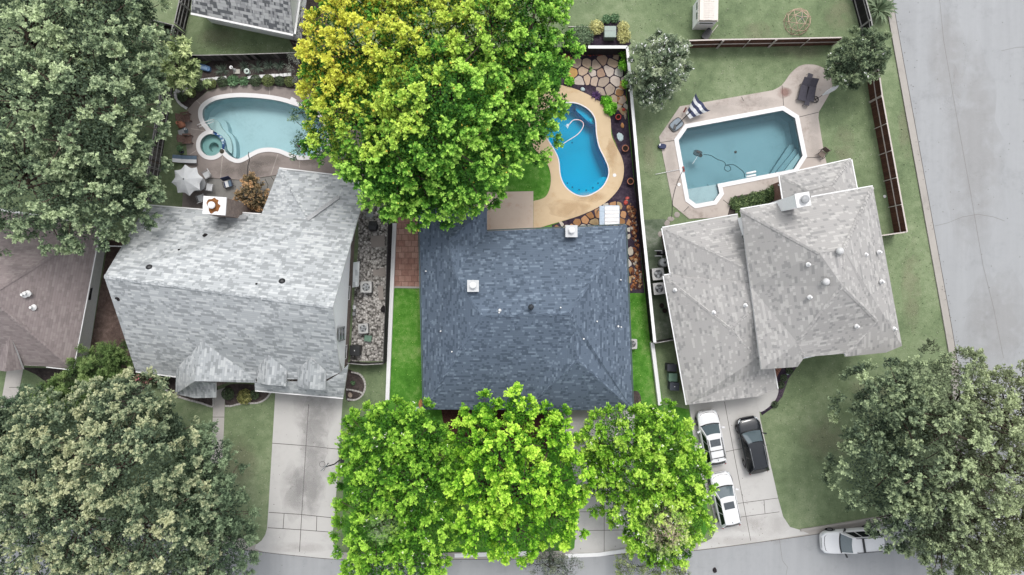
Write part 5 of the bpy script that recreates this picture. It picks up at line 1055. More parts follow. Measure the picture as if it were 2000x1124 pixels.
for i, (x, y) in enumerate([(1540, 724), (1529, 738), (1524, 752), (1512, 790)]): small_shrub('clipped_shrub', ['dark low shrub by the grey eave at the top of the curved bed', 'dark low shrub, second down the curved bed', 'dark low shrub halfway down the curved bed', 'dark low shrub beside the round porch slab'][i], x, y, .3, .35, dg, 110 + i, 'low shrubs in the curved bed')
small_shrub('ivy', 'small green plant on the dirt by the lime trees and blue roof corner', 1248, 795, .35, .4, vg, 115, None, (.12, .08), 'plant', .6, False)

# ================================================================ VEHICLES
M_carw = plain('white_car_paint', C(236, 237, 239), .18, .5, var=.015); M_carb = plain('black_car_paint', C(30, 34, 40), .12, .6, var=.04)
M_cglass = plain('car_glass', C(92, 106, 112), .05, .9, var=.05); M_cdark = plain('dark_car_glass', C(34, 37, 40), .15, .15, var=.05); M_tyre = plain('tyre_rubber', C(34, 34, 36), .8, .2); M_rim = plain('wheel_rim', C(150, 152, 156), .3, .6, .5)
M_lamp = plain('headlight_lens', C(206, 212, 216), .1, .8, var=.05); M_tail = plain('tail_light', C(150, 30, 34), .2, .6, var=.05); M_trim = plain('car_black_trim', C(40, 41, 44), .5, .4)
def patch(cs, n=6, m=4, bow=0, out=0, inset=(0, 0, 0, 0)):
    """grid between four corners a b (bottom) c d (top); bow pushes the bottom middle forward along x"""
    a, b, c_, d_ = [Vector(x) for x in cs]; nrm = (b - a).cross(d_ - a).normalized(); vs = []
    for j in range(m + 1):
        for i in range(n + 1):
            u = inset[0] + (1 - inset[0] - inset[1]) * i / n; v = inset[2] + (1 - inset[2] - inset[3]) * j / m
            p = a.lerp(b, u).lerp(d_.lerp(c_, u), v) + nrm * out; k = 4 * u * (1 - u); p.x += bow * k; p.z += .03 * k * v; vs.append(p)
    return vs, [(j * (n + 1) + i, j * (n + 1) + i + 1, (j + 1) * (n + 1) + i + 1, (j + 1) * (n + 1) + i) for j in range(m) for i in range(n)]
def car(name, label, cat, px, py, rot, L, Wd, Hh, paint, sunroof=False, rails=None, bars=0, roofglass=None, belt=1.0, a=(.24, .09, -.37, -.46), trimc=None, rack=False, group=None):
    c = P(px, py, .9); t = thing(name, label, cat, (c.x, c.y, 0), rot, group)
    xs = [-.5, -.488, -.458, -.40, -.28, -.1, .08, .2, .28, .36, .43, .47, .492, .5]
    hw = [.27, .36, .435, .485, .497, .5, .5, .497, .492, .483, .455, .41, .35, .28]
    zt = [.62, .86, .95, .99, 1.0, 1.0, 1.0, .98, .955, .92, .86, .80, .70, .55]
    ring = []; vs = []
    for x, h_, z in zip(xs, hw, zt):
        z = z * belt; h = h_ * Wd; zb = .26 if abs(x) < .47 else .34
        half = [(h * .9, zb), (h * .985, zb + .12), (h, min(.62, z * .72)), (h * .985, z - .10), (h * .93, z - .015), (h * .62, z + .012), (0, z + .03)]
        rg = [(x * L, -y, q) for y, q in half] + [(x * L, y, q) for y, q in reversed(half[:-1])]; vs += rg
    k = 13; m = MB(); n = len(xs)
    fs = [(i * k + j, i * k + j + 1, (i + 1) * k + j + 1, (i + 1) * k + j) for i in range(n - 1) for j in range(k - 1)] + [(i * k + k - 1, i * k, (i + 1) * k, (i + 1) * k + k - 1) for i in range(n - 1)]
    fs += [tuple(range(k))[::-1], tuple((n - 1) * k + j for j in range(k))]
    o = m.add(vs, [f[::-1] for f in fs]).build('body', paint, t, True, False); sm = o.modifiers.new('s', 'SUBSURF'); sm.levels = sm.render_levels = 1
    a0, a1, a2, a3 = [q * L for q in a]; wb, wr = .445 * Wd, .335 * Wd; zb = belt * .97; zr = Hh - .03
    Bf, Bf2, Tf, Tf2 = Vector((a0, -wb, zb)), Vector((a0, wb, zb)), Vector((a1, -wr, zr)), Vector((a1, wr, zr))
    Br, Br2, Tr, Tr2 = Vector((a3, -wb, zb)), Vector((a3, wb, zb)), Vector((a2, -wr * .96, zr - .03)), Vector((a2, wr * .96, zr - .03))
    m = MB(); m.add(*patch((Bf, Bf2, Tf2, Tf), 8, 3, .10)); m.add(*patch((Br2, Br, Tr, Tr2), 8, 3, -.06)); m.add(*patch((Br, Bf, Tf, Tr), 4, 2)); m.add(*patch((Bf2, Br2, Tr2, Tf2), 4, 2))
    nx, ny = 8, 8; g = []
    for i in range(nx + 1):
        for j in range(ny + 1):
            u, v = i / nx, j / ny * 2 - 1; wv = wr * (.96 + .04 * u); g.append(((a2 + (a1 - a2) * u) + (.10 * u - .06 * (1 - u)) * (1 - v * v), v * wv, zr - .03 * (1 - u) + .03 * (1 - v * v) + .03 * (4 * u * (1 - u))))
    m.add(g, [(i * (ny + 1) + j, (i + 1) * (ny + 1) + j, (i + 1) * (ny + 1) + j + 1, i * (ny + 1) + j + 1) for i in range(nx) for j in range(ny)])
    m.build('roof', paint, t, True, False)
    MB().add(*patch((Bf, Bf2, Tf2, Tf), 10, 4, .10, .014, (.05, .05, .04, .05))).build('windshield', M_cglass, t, True, False)
    MB().add(*patch((Br2, Br, Tr, Tr2), 10, 4, -.06, .014, (.07, .07, .12, .06))).build('rear_window', M_cdark if Hh > 1.6 else M_cglass, t, True, False)
    for cs in ((Br, Bf, Tf, Tr), (Bf2, Br2, Tr2, Tf2)):
        fl_ = cs[0].x > cs[1].x
        for (u0, u1) in ((.07, .40), (.43, .66), (.69, .90)):
            v0, v1 = (u0, u1) if not fl_ else (1 - u1, 1 - u0)
            MB().add(*patch(cs, 3, 2, 0, .012, (v0, 1 - v1, .08, .08))).build('side_window', M_cdark, t, True, False)
    for sx in (-1, 1):
        MB().tube([(L * .485, sx * Wd * .30, belt * .70), (L * .462, sx * Wd * .38, belt * .76), (L * .425, sx * Wd * .44, belt * .80)], [.035, .07, .03], 6).build('headlight', M_lamp, t, True, False)
        MB().box((-L * .484, sx * Wd * .39, belt * .74), (.05, .16, .14), -sx * .5).build('tail_light', M_tail, t, False, False)
        mo = MB().bar((a0 - .25, sx * Wd * .46, belt * .99), (a0 - .32, sx * Wd * .565, belt * 1.03), .05, .05).box((a0 - .34, sx * Wd * .56, belt * 1.05), (.12, .24, .15), sx * .35).build('mirror', trimc or paint, t, False, False)
        for x in (-.30, .315):
            wl = MB().lathe((0, 0, 0), [(.2, -.11), (.32, -.11), (.35, -.08), (.35, .08), (.32, .11), (.2, .11)], 24)
            M4 = Matrix.Translation((x * L, sx * Wd * .435, .35)) @ Matrix.Rotation(R(90), 4, 'X')
            wl.v = [tuple(M4 @ Vector(v)) for v in wl.v]; wo = wl.build('wheel', M_tyre, t, True, False)
            rm_ = MB().cyl((0, 0, -.1), .21, .2, 18); rm_.v = [tuple(M4 @ Vector(v)) for v in rm_.v]; rm_.build('rim', M_rim, wo, False, False)
            ar_ = MB(); pts = [(x * L + .40 * math.cos(q), sx * Wd * .487, .35 + .40 * math.sin(q)) for q in np.linspace(0, math.pi, 12)]; ar_.tube(pts, .035, 6).build('wheel_arch', M_trim, t, True, False)
    MB().box((L * .488, 0, belt * .60), (.06, Wd * .42, .2)).build('grille', M_trim, t, False, False)
    MB().tube([(L * .40, -Wd * .40, belt * .845), (L * .448, -Wd * .28, belt * .835), (L * .462, 0, belt * .835), (L * .448, Wd * .28, belt * .835), (L * .40, Wd * .40, belt * .845)], .022, 6).build('hood_seam', M_trim, t, True, False)
    MB().tube([(a0 + .03, -wb * .95, belt * .99), (a0 + .12, -wb * .4, belt * 1.0), (a0 + .13, 0, belt * 1.0), (a0 + .12, wb * .4, belt * 1.0), (a0 + .03, wb * .95, belt * .99)], .045, 6).build('cowl', M_trim, t, True, False)
    if sunroof: MB().box((a1 - .62, 0, zr + .052), (.58, wr * 1.35, .02)).build('sunroof', plain('sunroof_glass', C(78, 84, 90), .08, .7), t, False, False)
    if rails:
        for sx in (-1, 1): MB().tube([(a1 - .25, sx * wr * .9, zr + .02), (a1 - .35, sx * wr * .9, zr + .09), (a2 + .25, sx * wr * .88, zr + .08), (a2 + .15, sx * wr * .88, zr)], .025, 6).build('roof_rail', rails, t, True, False)
    for q in range(bars): MB().bar((a1 - 1.25 - q * .62, -wr * .9, zr + .1), (a1 - 1.25 - q * .62, wr * .9, zr + .1), .05, .03).build('cross_bar', M_trim, t, False, False)
    if rack: MB().bar((a1 - .75, -wr * .9, zr + .12), (a1 - .85, wr * .9, zr + .12), .16, .05).build('cross_bar', M_trim, t, False, False)
    MB().tube([(a2 + .15, wr * .05, zr + .02), (a2 + .05, wr * .05, zr + .09)], [.03, .01], 6).build('antenna', M_trim, t, False, False)
    return t
car('parked_car', 'white car with sunroof and two black roof bars, nearest the garage', 'car', 1391, 857, R(101), 4.75, 1.86, 1.66, M_carw, True, M_trim, 2)
car('parked_car', 'glossy black car with silver roof rails on the driveway', 'car', 1472, 871, R(102), 4.8, 1.95, 1.68, M_carb, False, M_rim, 0, a=(.25, .08, -.36, -.47), trimc=M_carb)
car('parked_car', 'white car with sunroof and plain roof, nearer the street on the driveway', 'car', 1418, 978, R(102.5), 4.7, 1.88, 1.62, M_carw, True, None, 0)
car('parked_car', 'white car with black roof rack on the street, half under the corner tree', 'car', 1665, 1058, R(184), 5.1, 1.95, 1.85, M_carw, False, M_trim, 0, belt=1.06, a=(.20, .07, -.42, -.47), rack=True, trimc=M_trim)

# ================================================================ YARD THINGS
M_terra = plain('terracotta', C(184, 126, 102), .8, .2); M_brown = plain('brown_wood_furniture', C(118, 96, 88), .8, .2, var=.25, scale=9); M_blue = plain('blue_plastic', C(96, 132, 172), .45, .4)
M_navy = plain('navy_fabric', C(72, 78, 104), .9, .1); M_cream = plain('cream_plastic', C(224, 216, 208), .6, .3, var=.04); M_green = plain('green_plastic', C(108, 138, 120), .6, .3, var=.05); M_soilpot = plain('pot_soil', C(50, 42, 38), .95, .1)
M_charf = plain('charcoal_mesh_fabric', C(82, 80, 88), .9, .1, var=.12); M_fab = plain('white_fabric', C(226, 228, 230), .9, .1, var=.03); M_sfab = plain('slate_blue_fabric', C(104, 122, 140), .9, .1)
def at(name, label, cat, px, py, rz=0, z=0, group=None):
    c = P(px, py, z); return thing(name, label, cat, (c.x, c.y, z), rz, group)
Z0 = .05
# umbrella over a round table
u = at('patio_umbrella', 'white eight panelled patio umbrella with scalloped edge', 'umbrella', 389, 360, R(8), Z0)
n = 8; rin = 1.3; vs = [(0, 0, 2.75)]; fs = []; k = 6
for i in range(n * k):
    an = 2 * math.pi * i / (n * k); s_ = (i % k) / k; sc_ = 1 - .20 * math.sin(math.pi * s_)
    for q, rr_ in enumerate((.35, .7, 1.0)):
        rad = rin * rr_ * (1 - (1 - sc_) * rr_ * rr_); vs.append((rad * math.cos(an), rad * math.sin(an), 2.75 - .62 * rr_ ** 1.15 - .035 * math.sin(math.pi * s_) * rr_))
T_ = n * k
for i in range(T_):
    a_, b_ = 1 + i * 3, 1 + ((i + 1) % T_) * 3; fs += [(0, a_, b_), (a_, a_ + 1, b_ + 1, b_), (a_ + 1, a_ + 2, b_ + 2, b_ + 1)]
o = mesh_obj('canopy', vs, fs, M_fab, u, False, False); o.modifiers.new('t', 'SOLIDIFY').thickness = .012
for i in range(n):
    an = 2 * math.pi * i / n; MB().bar((0, 0, 2.74), (1.28 * math.cos(an), 1.28 * math.sin(an), 2.125), .03, .025).build('rib', M_fab, u, False, False)
MB().cyl((0, 0, 0), .03, 2.7, 10).build('pole', M_grey, u, True, False); MB().lathe((0, 0, 2.74), [(.055, 0), (.055, .06), (0, .09)], 12).build('finial', M_black, u, True, False); MB().lathe((0, 0, 0), [(.28, 0), (.28, .06), (.06, .12), (.04, .3)], 20).build('base', M_black, u, True, False)
tb = at('patio_table', 'round table under the white umbrella', 'table', 395, 362, 0, Z0)
MB().prism(circ((0, 0), .62, 28) , .70, .74, [circ((0, 0), .06, 10)], bottom=True).build('table_top', M_grey, tb, False, False)
for i in range(4): 
    an = i * 1.57 + .6; MB().tube([(.45 * math.cos(an), .45 * math.sin(an), .7), (.5 * math.cos(an), .5 * math.sin(an), 0)], .022, 6).build('leg', M_grey, tb, False, False)
def chair(name, label, px, py, rz, seat, frame, cat='chair', w_=.55, recl=.25, z=Z0, group=None, back=.55):
    t = at(name, label, cat, px, py, rz, z, group)
    MB().box((0, 0, .42), (w_, .5, .05)).build('seat', seat, t, False, False)
    MB().box((0, .27 + recl * .5, .42 + back / 2), (w_, .04, back), 0, -recl).build('backrest', seat, t, False, False)
    for sx in (-1, 1):
        MB().tube([(sx * w_ * .54, -.24, .62), (sx * w_ * .54, .25, .64)], .025, 6).build('armrest', frame, t, False, False)
        for y in (-.24, .24): MB().tube([(sx * w_ * .54, y, .62), (sx * w_ * .56, y * 1.15, 0)], .018, 6).build('leg', frame, t, False, False)
    return t
chair('patio_chair', 'white chair showing at the upper right edge of the umbrella', 408, 344, R(-60), M_fab, M_grey)
chair('patio_chair', 'white chair just right of the umbrella', 413, 368, R(-100), M_fab, M_grey)
chair('patio_chair', 'white chair between the umbrella and the brick chimney', 397, 388, R(-160), M_fab, M_grey)
t = chair('patio_chair', 'dark chair with blue and white cushion near the russet shrub', 450, 361, R(15), M_navy, M_black, w_=.72, recl=.3)
MB().box((-.12, 0, .46), (.26, .52, .04)).build('cushion_stripe', M_fab, t, False, False); MB().box((.14, 0, .458), (.22, .52, .04)).build('cushion', M_sfab, t, False, False)
def adirondack(label, px, py, rz):
    t = at('adirondack_chair', label, 'chair', px, py, rz, Z0, 'brown garden chairs')
    for i in range(6): MB().box((-.26 + i * .104, .42, .62), (.09, .03, .85 - abs(i - 2.5) * .06), 0, R(-28)).build('back_slat', M_brown, t, False, False)
    for i in range(5): MB().box((0, -.28 + i * .12, .36 - i * .02), (.56, .105, .025)).build('seat_slat', M_brown, t, False, False)
    for sx in (-1, 1):
        MB().box((sx * .36, -.02, .56), (.14, .72, .03)).build('armrest', M_brown, t, False, False); MB().box((sx * .30, -.3, .28), (.05, .09, .56)).build('leg', M_brown, t, False, False); MB().bar((sx * .29, -.3, .3), (sx * .29, .55, .08), .04, .1).build('leg', M_brown, t, False, False)
    return t
adirondack('brown slatted garden chair nearest the curved stone edging', 367, 232, R(98)); adirondack('brown slatted garden chair beside the little grey table, facing the spa', 370, 274, R(92))
t = at('chiminea', 'small terracotta chiminea tipped between the brown chairs', 'chiminea', 358, 246, R(-20), Z0)
MB().lathe((0, 0, 0), [(.16, .1), (.30, .2), (.33, .42), (.26, .62), (.12, .78), (.10, 1.0), (.15, 1.05), (.10, 1.05), (.07, .9)], 20).build('body', M_terra, t, True, False); MB().cyl((0, 0, 0), .2, .12, 12).build('stand', M_black, t, False, False)
t = at('side_table', 'small grey table with a white cup beside the spa', 'table', 360, 262, R(15), Z0)
MB().box((0, 0, .5), (.5, .5, .04)).build('table_top', M_grey, t, False, False)
for sx in (-1, 1):
    for sy in (-1, 1): MB().box((sx * .2, sy * .2, .24), (.04, .04, .48)).build('leg', M_grey, t, False, False)
tag(MB().lathe((P(363, 253, .57).x, P(363, 253, .57).y, .57), [(.07, 0), (.1, .14), (.08, .14), (.06, .02)], 14).build('cup', M_white), 'white cup on the small grey table', 'cup')
t = at('side_table', 'small round glass table edge between the chiminea and brown chair', 'table', 366, 259, 0, Z0)
MB().cyl((0, 0, .48), .3, .02, 20).build('table_top', M_cglass, t, False, False); MB().cyl((0, 0, 0), .03, .48, 8).build('leg', M_grey, t, False, False)
def lounger(label, px, py, rz, m1_, m2_=None, z=Z0, Lg=1.9, wd_=.62, tilt=30, group=None, pillow=False):
    t = at('sun_lounger', label, 'sun lounger', px, py, rz, z, group); s2_ = [(0, m1_)] if not m2_ else [(-wd_ / 4, m1_), (wd_ / 4, m2_)]; ww = wd_ / len(s2_) - .004
    for y, mm in s2_:
        MB().box((-.25, y, .36), (1.3, ww, .05)).build('seat', mm, t, False, False)
        MB().box((.40 + .33 * math.cos(R(tilt)), y, .37 + .33 * math.sin(R(tilt))), (.66, ww, .05), 0, 0, R(-tilt)).build('backrest', mm, t, False, False)
    for sy in (-1, 1): MB().tube([(-.95, sy * (wd_ / 2 + .02), .33), (.5, sy * (wd_ / 2 + .02), .33)], .02, 6).build('frame', M_black, t, False, False)
    for x in (-.85, .45):
        for sy in (-1, 1): MB().tube([(x, sy * (wd_ / 2 + .02), .33), (x, sy * (wd_ / 2 + .04), 0)], .018, 6).build('leg', M_black, t, False, False)
    if pillow: MB().box((.85, 0, .66), (.28, .36, .09), 0, 0, R(-tilt)).build('pillow', M_charf, t, False, False)
    return t
lounger('blue and white striped lounger by the left grass strip', 367, 313, R(178), M_sfab, M_fab, tilt=22)
lounger('left of two charcoal loungers on the round end of the deck', 1567, 179, R(76), M_charf, Lg=2, wd_=.68, group='charcoal loungers', pillow=False)
lounger('right of two charcoal loungers on the round end of the deck', 1581, 180, R(80), M_charf, wd_=.68, group='charcoal loungers', pillow=False)
def stool(label, px, py, rz):
    t = at('side_table', label, 'table', px, py, rz, Z0); MB().box((0, 0, .42), (.42, .42, .04)).build('table_top', M_charf, t, False, False)
    for sx in (-1, 1):
        for sy in (-1, 1): MB().tube([(sx * .18, sy * .18, .42), (sx * .2, sy * .2, 0)], .015, 6).build('leg', M_black, t, False, False)
stool('small charcoal side table at the head of the loungers', 1578, 152, R(-20)); stool('small charcoal side table at the foot of the loungers', 1572, 204, R(-14))
t = chair('patio_chair', 'brown mesh chair on the deck corner above the grey roof', 1601, 303, R(-38), plain('brown_mesh', C(128, 116, 108), .9, .1), M_black, recl=.2)
# closed white umbrella lying in its ring base
t = at('closed_umbrella', 'closed white umbrella leaning from a black ring base by the loungers', 'umbrella', 1592, 195, R(29), Z0)
MB().tube([(.26 * math.cos(q), .26 * math.sin(q), .05) for q in np.linspace(0, 6.283, 25)], .035, 6).build('base', M_black, t, True, False)
for an in (0, 1.57): MB().bar((-.25 * math.cos(an), -.25 * math.sin(an), .06), (.25 * math.cos(an), .25 * math.sin(an), .06), .04, .03).build('spoke', M_black, t, False, False)
MB().tube([(0, 0, .05), (.35, 0, 1.6)], .022, 8).build('pole', M_black, t, False, False); MB().tube([(.22, 0, 1.0), (.42, 0, 1.5), (.62, 0, 2.2), (.72, 0, 2.5), (.78, 0, 2.75)], [.05, .15, .17, .12, .02], 8).build('canopy', M_fab, t, False, False)
# big striped umbrella tipped over with its weighted base tray
t = at('tipped_umbrella', 'navy and white striped umbrella tipped over beside its dark base tray', 'umbrella', 1322, 243, R(40), Z0)
MB().prism(cr([(-.62, -.36), (-.1, -.46), (.42, -.38), (.5, 0), (.42, .38), (-.1, .46), (-.62, .36), (-.7, 0)], 4), 0, .14, bottom=True).build('base_tray', M_black, t, False, False)
MB().prism(cr([(-.54, -.3), (-.1, -.38), (.36, -.32), (.42, 0), (.36, .32), (-.1, .38), (-.54, .3), (-.6, 0)], 4), .14, .17).build('tray_lid', plain('dark_blue_grey', C(92, 112, 128), .3, .5), t, False, False)
MB().tube([(-.35, -.1, .2), (1.4, .05, .75)], .04, 8).build('pole', M_black, t, False, False)
MB().box((-.35, -.08, .22), (.4, .22, .1), .6).build('base_clamp', M_black, t, False, False)
vs = []; fs = []; nx, ny = 12, 9; ms = []
for i in range(nx + 1):
    for j in range(ny + 1):
        u_, v_ = i / nx, j / ny; wv = .55 + 1.35 * u_; x_ = .95 + 1.75 * u_ - .30 * abs(math.sin(v_ * math.pi * 2)) * u_; y_ = (v_ - .5) * wv - .1 + .1 * u_; vs.append((x_, y_, .55 + .5 * math.sin(u_ * 1.5) - .22 * math.cos(v_ * 12) * u_ - .25 * u_))
for i in range(nx):
    for j in range(ny): fs.append((i * (ny + 1) + j, (i + 1) * (ny + 1) + j, (i + 1) * (ny + 1) + j + 1, i * (ny + 1) + j + 1)); ms.append((i // 2) % 2)
o = mesh_obj('canopy', vs, fs, [M_fab, M_navy], t, False, False, ms); o.modifiers.new('t', 'SOLIDIFY').thickness = .02
MB().tube([(.9, .38, .5), (1.3, .55, .62)], .07, 8).build('crank', plain('dark_red', C(110, 60, 56), .6, .3), t, False, False)
# pool gear
def rod(name, label, cat, pts, r, mat, n=8, smooth=True):
    m = MB().tube([P(*q) for q in (cr(pts, 5, False) if len(pts) > 2 else pts)], r, n); return tag(m.build(name, mat, None, smooth), label, cat)
rod('pool_hose', 'thin dark hose running from the turquoise pool to the russet shrub', 'hose', [(486, 297, .1), (485, 303, .14), (487, 312, .08), (484, 326, .08), (483, 345, .08)], .03, M_black)
rod('pool_noodle', 'magenta foam noodle floating at the right end of the turquoise pool', 'pool noodle', [(580, 281, 0), (589, 292, 0), (596, 303, 0)], .06, plain('magenta_foam', C(150, 40, 84), .8, .2))
rod('pool_hose', 'white curved hose of the cleaner in the deep blue pool', 'hose', [(1085, 291, -.02), (1108, 276, -.02), (1128, 263, -.02), (1138, 250, -.02), (1139, 241, -.02), (1132, 235, -.02), (1120, 235, -.02), (1112, 243, -.02)], .035, M_white)
t = at('pool_cleaner', 'small pale pool cleaner at the end of the white hose', 'pool cleaner', 1109, 246, R(40), -.12)
MB().prism([(.2, 0), (0, .16), (-.14, .06), (-.2, .2), (-.16, -.02), (-.2, -.2), (-.05, -.12)], 0, .12, bottom=True).build('body', plain('pale_blue_white', C(190, 225, 240), .5, .4), t, False, False); MB().cyl((0, 0, .1), .06, .08, 10).build('cap', M_white, t, False, False)
rod('pool_hose', 'black looped hose of the cleaner in the teal pool', 'hose', [(1374, 302, -.02), (1388, 304, -.02), (1400, 311, -.02), (1413, 316, -.02), (1417, 322, -.02), (1415, 330, -.02), (1421, 335, -.02), (1427, 332, -.02), (1425, 325, -.02), (1418, 323, -.02), (1432, 322, -.02), (1445, 330, -.02), (1453, 338, -.02), (1454, 347, -.02)], .028, plain('dark_teal_hose', C(40, 70, 78), .6, .3))
t = at('pool_cleaner', 'black pool cleaner robot in the teal pool', 'pool cleaner', 1362, 300, R(-20), -.3)
MB().prism(cr([(-.28, -.2), (.28, -.22), (.34, 0), (.28, .22), (-.28, .2), (-.34, 0)], 3), 0, .2, bottom=True).build('body', plain('dark_teal', C(28, 62, 74), .5, .4), t, False, False); MB().cyl((.3, -.12, .08), .14, .16, 12).build('brush', M_black, t, False, False); MB().box((0, .1, .24), (.3, .16, .08)).build('handle', M_black, t, False, False)
rod('return_line', 'thin pale cord trailing from the black pool cleaner', 'cord', [(1362, 306, -.02), (1357, 314, -.02), (1352, 321, -.02)], .015, M_white)
tag(MB().lathe((P(1437, 297, -1.6).x, P(1437, 297, -1.6).y, -1.69), [(.12, 0), (.12, .04), (0, .05)], 14).build('drain_cover', M_black), 'black drain cover on the floor of the teal pool', 'drain')
for i, (yy, lb) in enumerate(((338, 'upper of two white foam floats against the teal pool edge'), (344.5, 'lower of two white foam floats against the teal pool edge'))):
    c = P(1467, yy); m = MB().tube([(c.x - .42, c.y - .07, 0), (c.x - .39, c.y - .06, 0), (c.x + .39, c.y + .1, 0), (c.x + .42, c.y + .11, 0)], [.04, .09, .09, .04], 10); tag(m.build('pool_float', M_white, None, True), lb, 'pool float', 'white foam floats')
rod('pool_pole', 'long thin white pole lying across the deck edge and lawn', 'pole', [(1280, 341, .1), (1304, 336, .14), (1329, 331, .16)], .02, M_white)
rod('hose', 'dark garden hose along the left side of the angular pool deck', 'hose', [(1335, 331, .14), (1328, 345, .09), (1320, 365, .09), (1314, 390, .08), (1313, 410, .04), (1312, 425, .03)], .022, M_black)
t = at('vacuum_port', 'small red fitting on the white coping of the teal pool', 'fitting', 1335, 331, R(12), .1); MB().box((0, 0, .05), (.14, .45, .1)).build('body', plain('red_plastic', C(140, 52, 44), .5, .4), t, False, False); MB().cyl((0, 0, .1), .05, .06, 10).build('nozzle', M_black, t, False, False)
for nm, lb, x, y, r in (('skimmer_lid', 'round white skimmer lid on the deck left of the teal pool', 1326, 361, .14), ('skimmer_lid', 'round white skimmer lid on the tan deck beside the blue pool', 1200, 343, .15), ('lid', 'round pale lid in the lawn beside the street fence', 1728, 384, .13)):
    c = P(x, y); tag(MB().lathe((c.x, c.y, .05 if nm[0] == 's' else .0), [(r, 0), (r, .02), (r * .85, .035), (r * .8, .03), (0, .03)], 20).build(nm, M_white), lb, 'lid')
t = at('pool_pump', 'small dark unit with white cap on the left edge of the angular deck', 'pump', 1293, 287, R(-10), Z0); MB().prism(cr([(-.3, -.16), (.2, -.18), (.3, 0), (.2, .18), (-.3, .16)], 3), 0, .3, bottom=True).build('body', M_navy, t, False, False); MB().box((-.26, .06, .32), (.1, .16, .06)).build('cap', M_white, t, False, False)
# shed and wheelbarrow
sz_ = 2.1; t = thing('shed', 'white storage shed with cream ribbed roof and small dark windows', 'shed', (P(1376, 50).x - .25, P(1376, 38).y + .1, 0), R(-1))
sx0, sy0 = 1.6, 2.0
MB().box((0, 0, 1.0), (sx0 * .95, sy0 * 1.0, 2.0)).build('wall', M_siding, t, False, False)
m = MB(); n = 11
for i in range(n):
    y = -sy0 * .53 + sy0 * 1.06 * (i + .5) / n
    for sgn in (-1, 1):
        m.add([(0, y - .088, 2.3), (0, y + .088, 2.3), (sgn * .40, y + .088, 2.22), (sgn * .40, y - .088, 2.22), (sgn * .82, y + .088, 1.98), (sgn * .82, y - .088, 1.98), (sgn * .82, y + .088, 1.9), (sgn * .82, y - .088, 1.9)], [(0, 1, 2, 3), (3, 2, 4, 5), (5, 4, 6, 7)][::1])
m.build('roof_panel', M_cream, t, False, False); MB().box((0, 0, 2.0), (1.5, sy0 * 1.03, .4)).build('gable', M_cream, t, False, False)
for y in (.45, -.35): MB().box((-sx0 * .475, y, 1.35), (.04, .55, .28)).build('window', M_glass, t, False, False)
MB().box((0, -sy0 * .5, 1.45), (1.1, .04, .16)).build('window', M_glass, t, False, False)
t = at('wheelbarrow', 'wheelbarrow tipped between the shed and the brown fence', 'wheelbarrow', 1378, 71, R(55), 0)
MB().prism(cr([(-.4, -.3), (.4, -.24), (.5, 0), (.4, .24), (-.4, .3), (-.5, 0)], 3), .3, .55, bottom=True).build('tub', M_black, t, False, False); MB().cyl((-.6, -.05, .18), .18, .1, 16, axis=(0, 1, 0)).build('wheel', M_tyre, t, False, False)
for s_ in (-1, 1): MB().tube([(-.6, s_ * .1, .18), (.2, s_ * .26, .4), (1.1, s_ * .3, .6)], .025, 6).build('handle', M_gutc if False else M_cream, t, False, False)
# geodesic climbing dome
t = at('climbing_dome', 'pale pink geodesic climbing dome with teal swing on the back lawn', 'climbing frame', 1556, 44, R(12), 0)
bm_ = bmesh.new(); bmesh.ops.create_icosphere(bm_, subdivisions=2, radius=1.12); es = []
M_dome = plain('pink_beige_tube', C(198, 172, 152), .6, .3)
for e_ in bm_.edges:
    a_, b_ = e_.verts[0].co, e_.verts[1].co
    if min(a_.z, b_.z) > -.2: es.append((a_.copy(), b_.copy()))
bm_.free(); zoff = max(0, -min(min(a_.z, b_.z) for a_, b_ in es))
rr = random.Random(3)
for a_, b_ in es:
    MB().tube([a_ + Vector((0, 0, zoff)), b_ + Vector((0, 0, zoff))], .026, 6).build('strut', M_dome, t, False, False)
M_teal = plain('teal_plastic', C(70, 140, 146), .5, .4)
for i in range(5): MB().bar((0, 0, 1.0), (.42 * math.cos(i * 1.257), .42 * math.sin(i * 1.257), 1.0), .07, .04).build('swing_seat', M_teal, t, False, False)
MB().tube([(0, 0, 1.0), (0, 0, 1.5 + zoff)], .012, 5).build('rope', M_teal, t, False, False)
# slide and play tower top left
t = at('slide', 'blue curved tube slide at the top edge beside the big tree', 'slide', 262, 16, 0, 0)
MB().tube([(-1.3, 1.5, 1.9), (-.7, 1.1, 1.7), (-.1, .5, 1.2), (.15, -.1, .7), (.1, -.5, .42)], [.42, .42, .43, .43, .42], 14).build('tube', M_blue, t, True, False)
MB().tube([(.1, -.3, .5), (.4, .1, .35), (.55, .5, .3)], [.3, .3, .26], 12).build('chute', M_blue, t, True, False)
m = MB(); 
for i in range(4): c_ = ((-.9, 1.25, 1.8), (-.35, .8, 1.5), (.05, .2, 1.0), (.13, -.35, .55))[i]; m.tube([(c_[0] + .45 * math.cos(q), c_[1] + .1 * math.sin(q), c_[2] + .45 * math.sin(q)) for q in np.linspace(0, 6.28, 13)], .03, 5)
MB().box((-1.5, 1.8, 1.0), (1.5, 1.4, 2.0)).build('tower', M_brown, t, False, False)
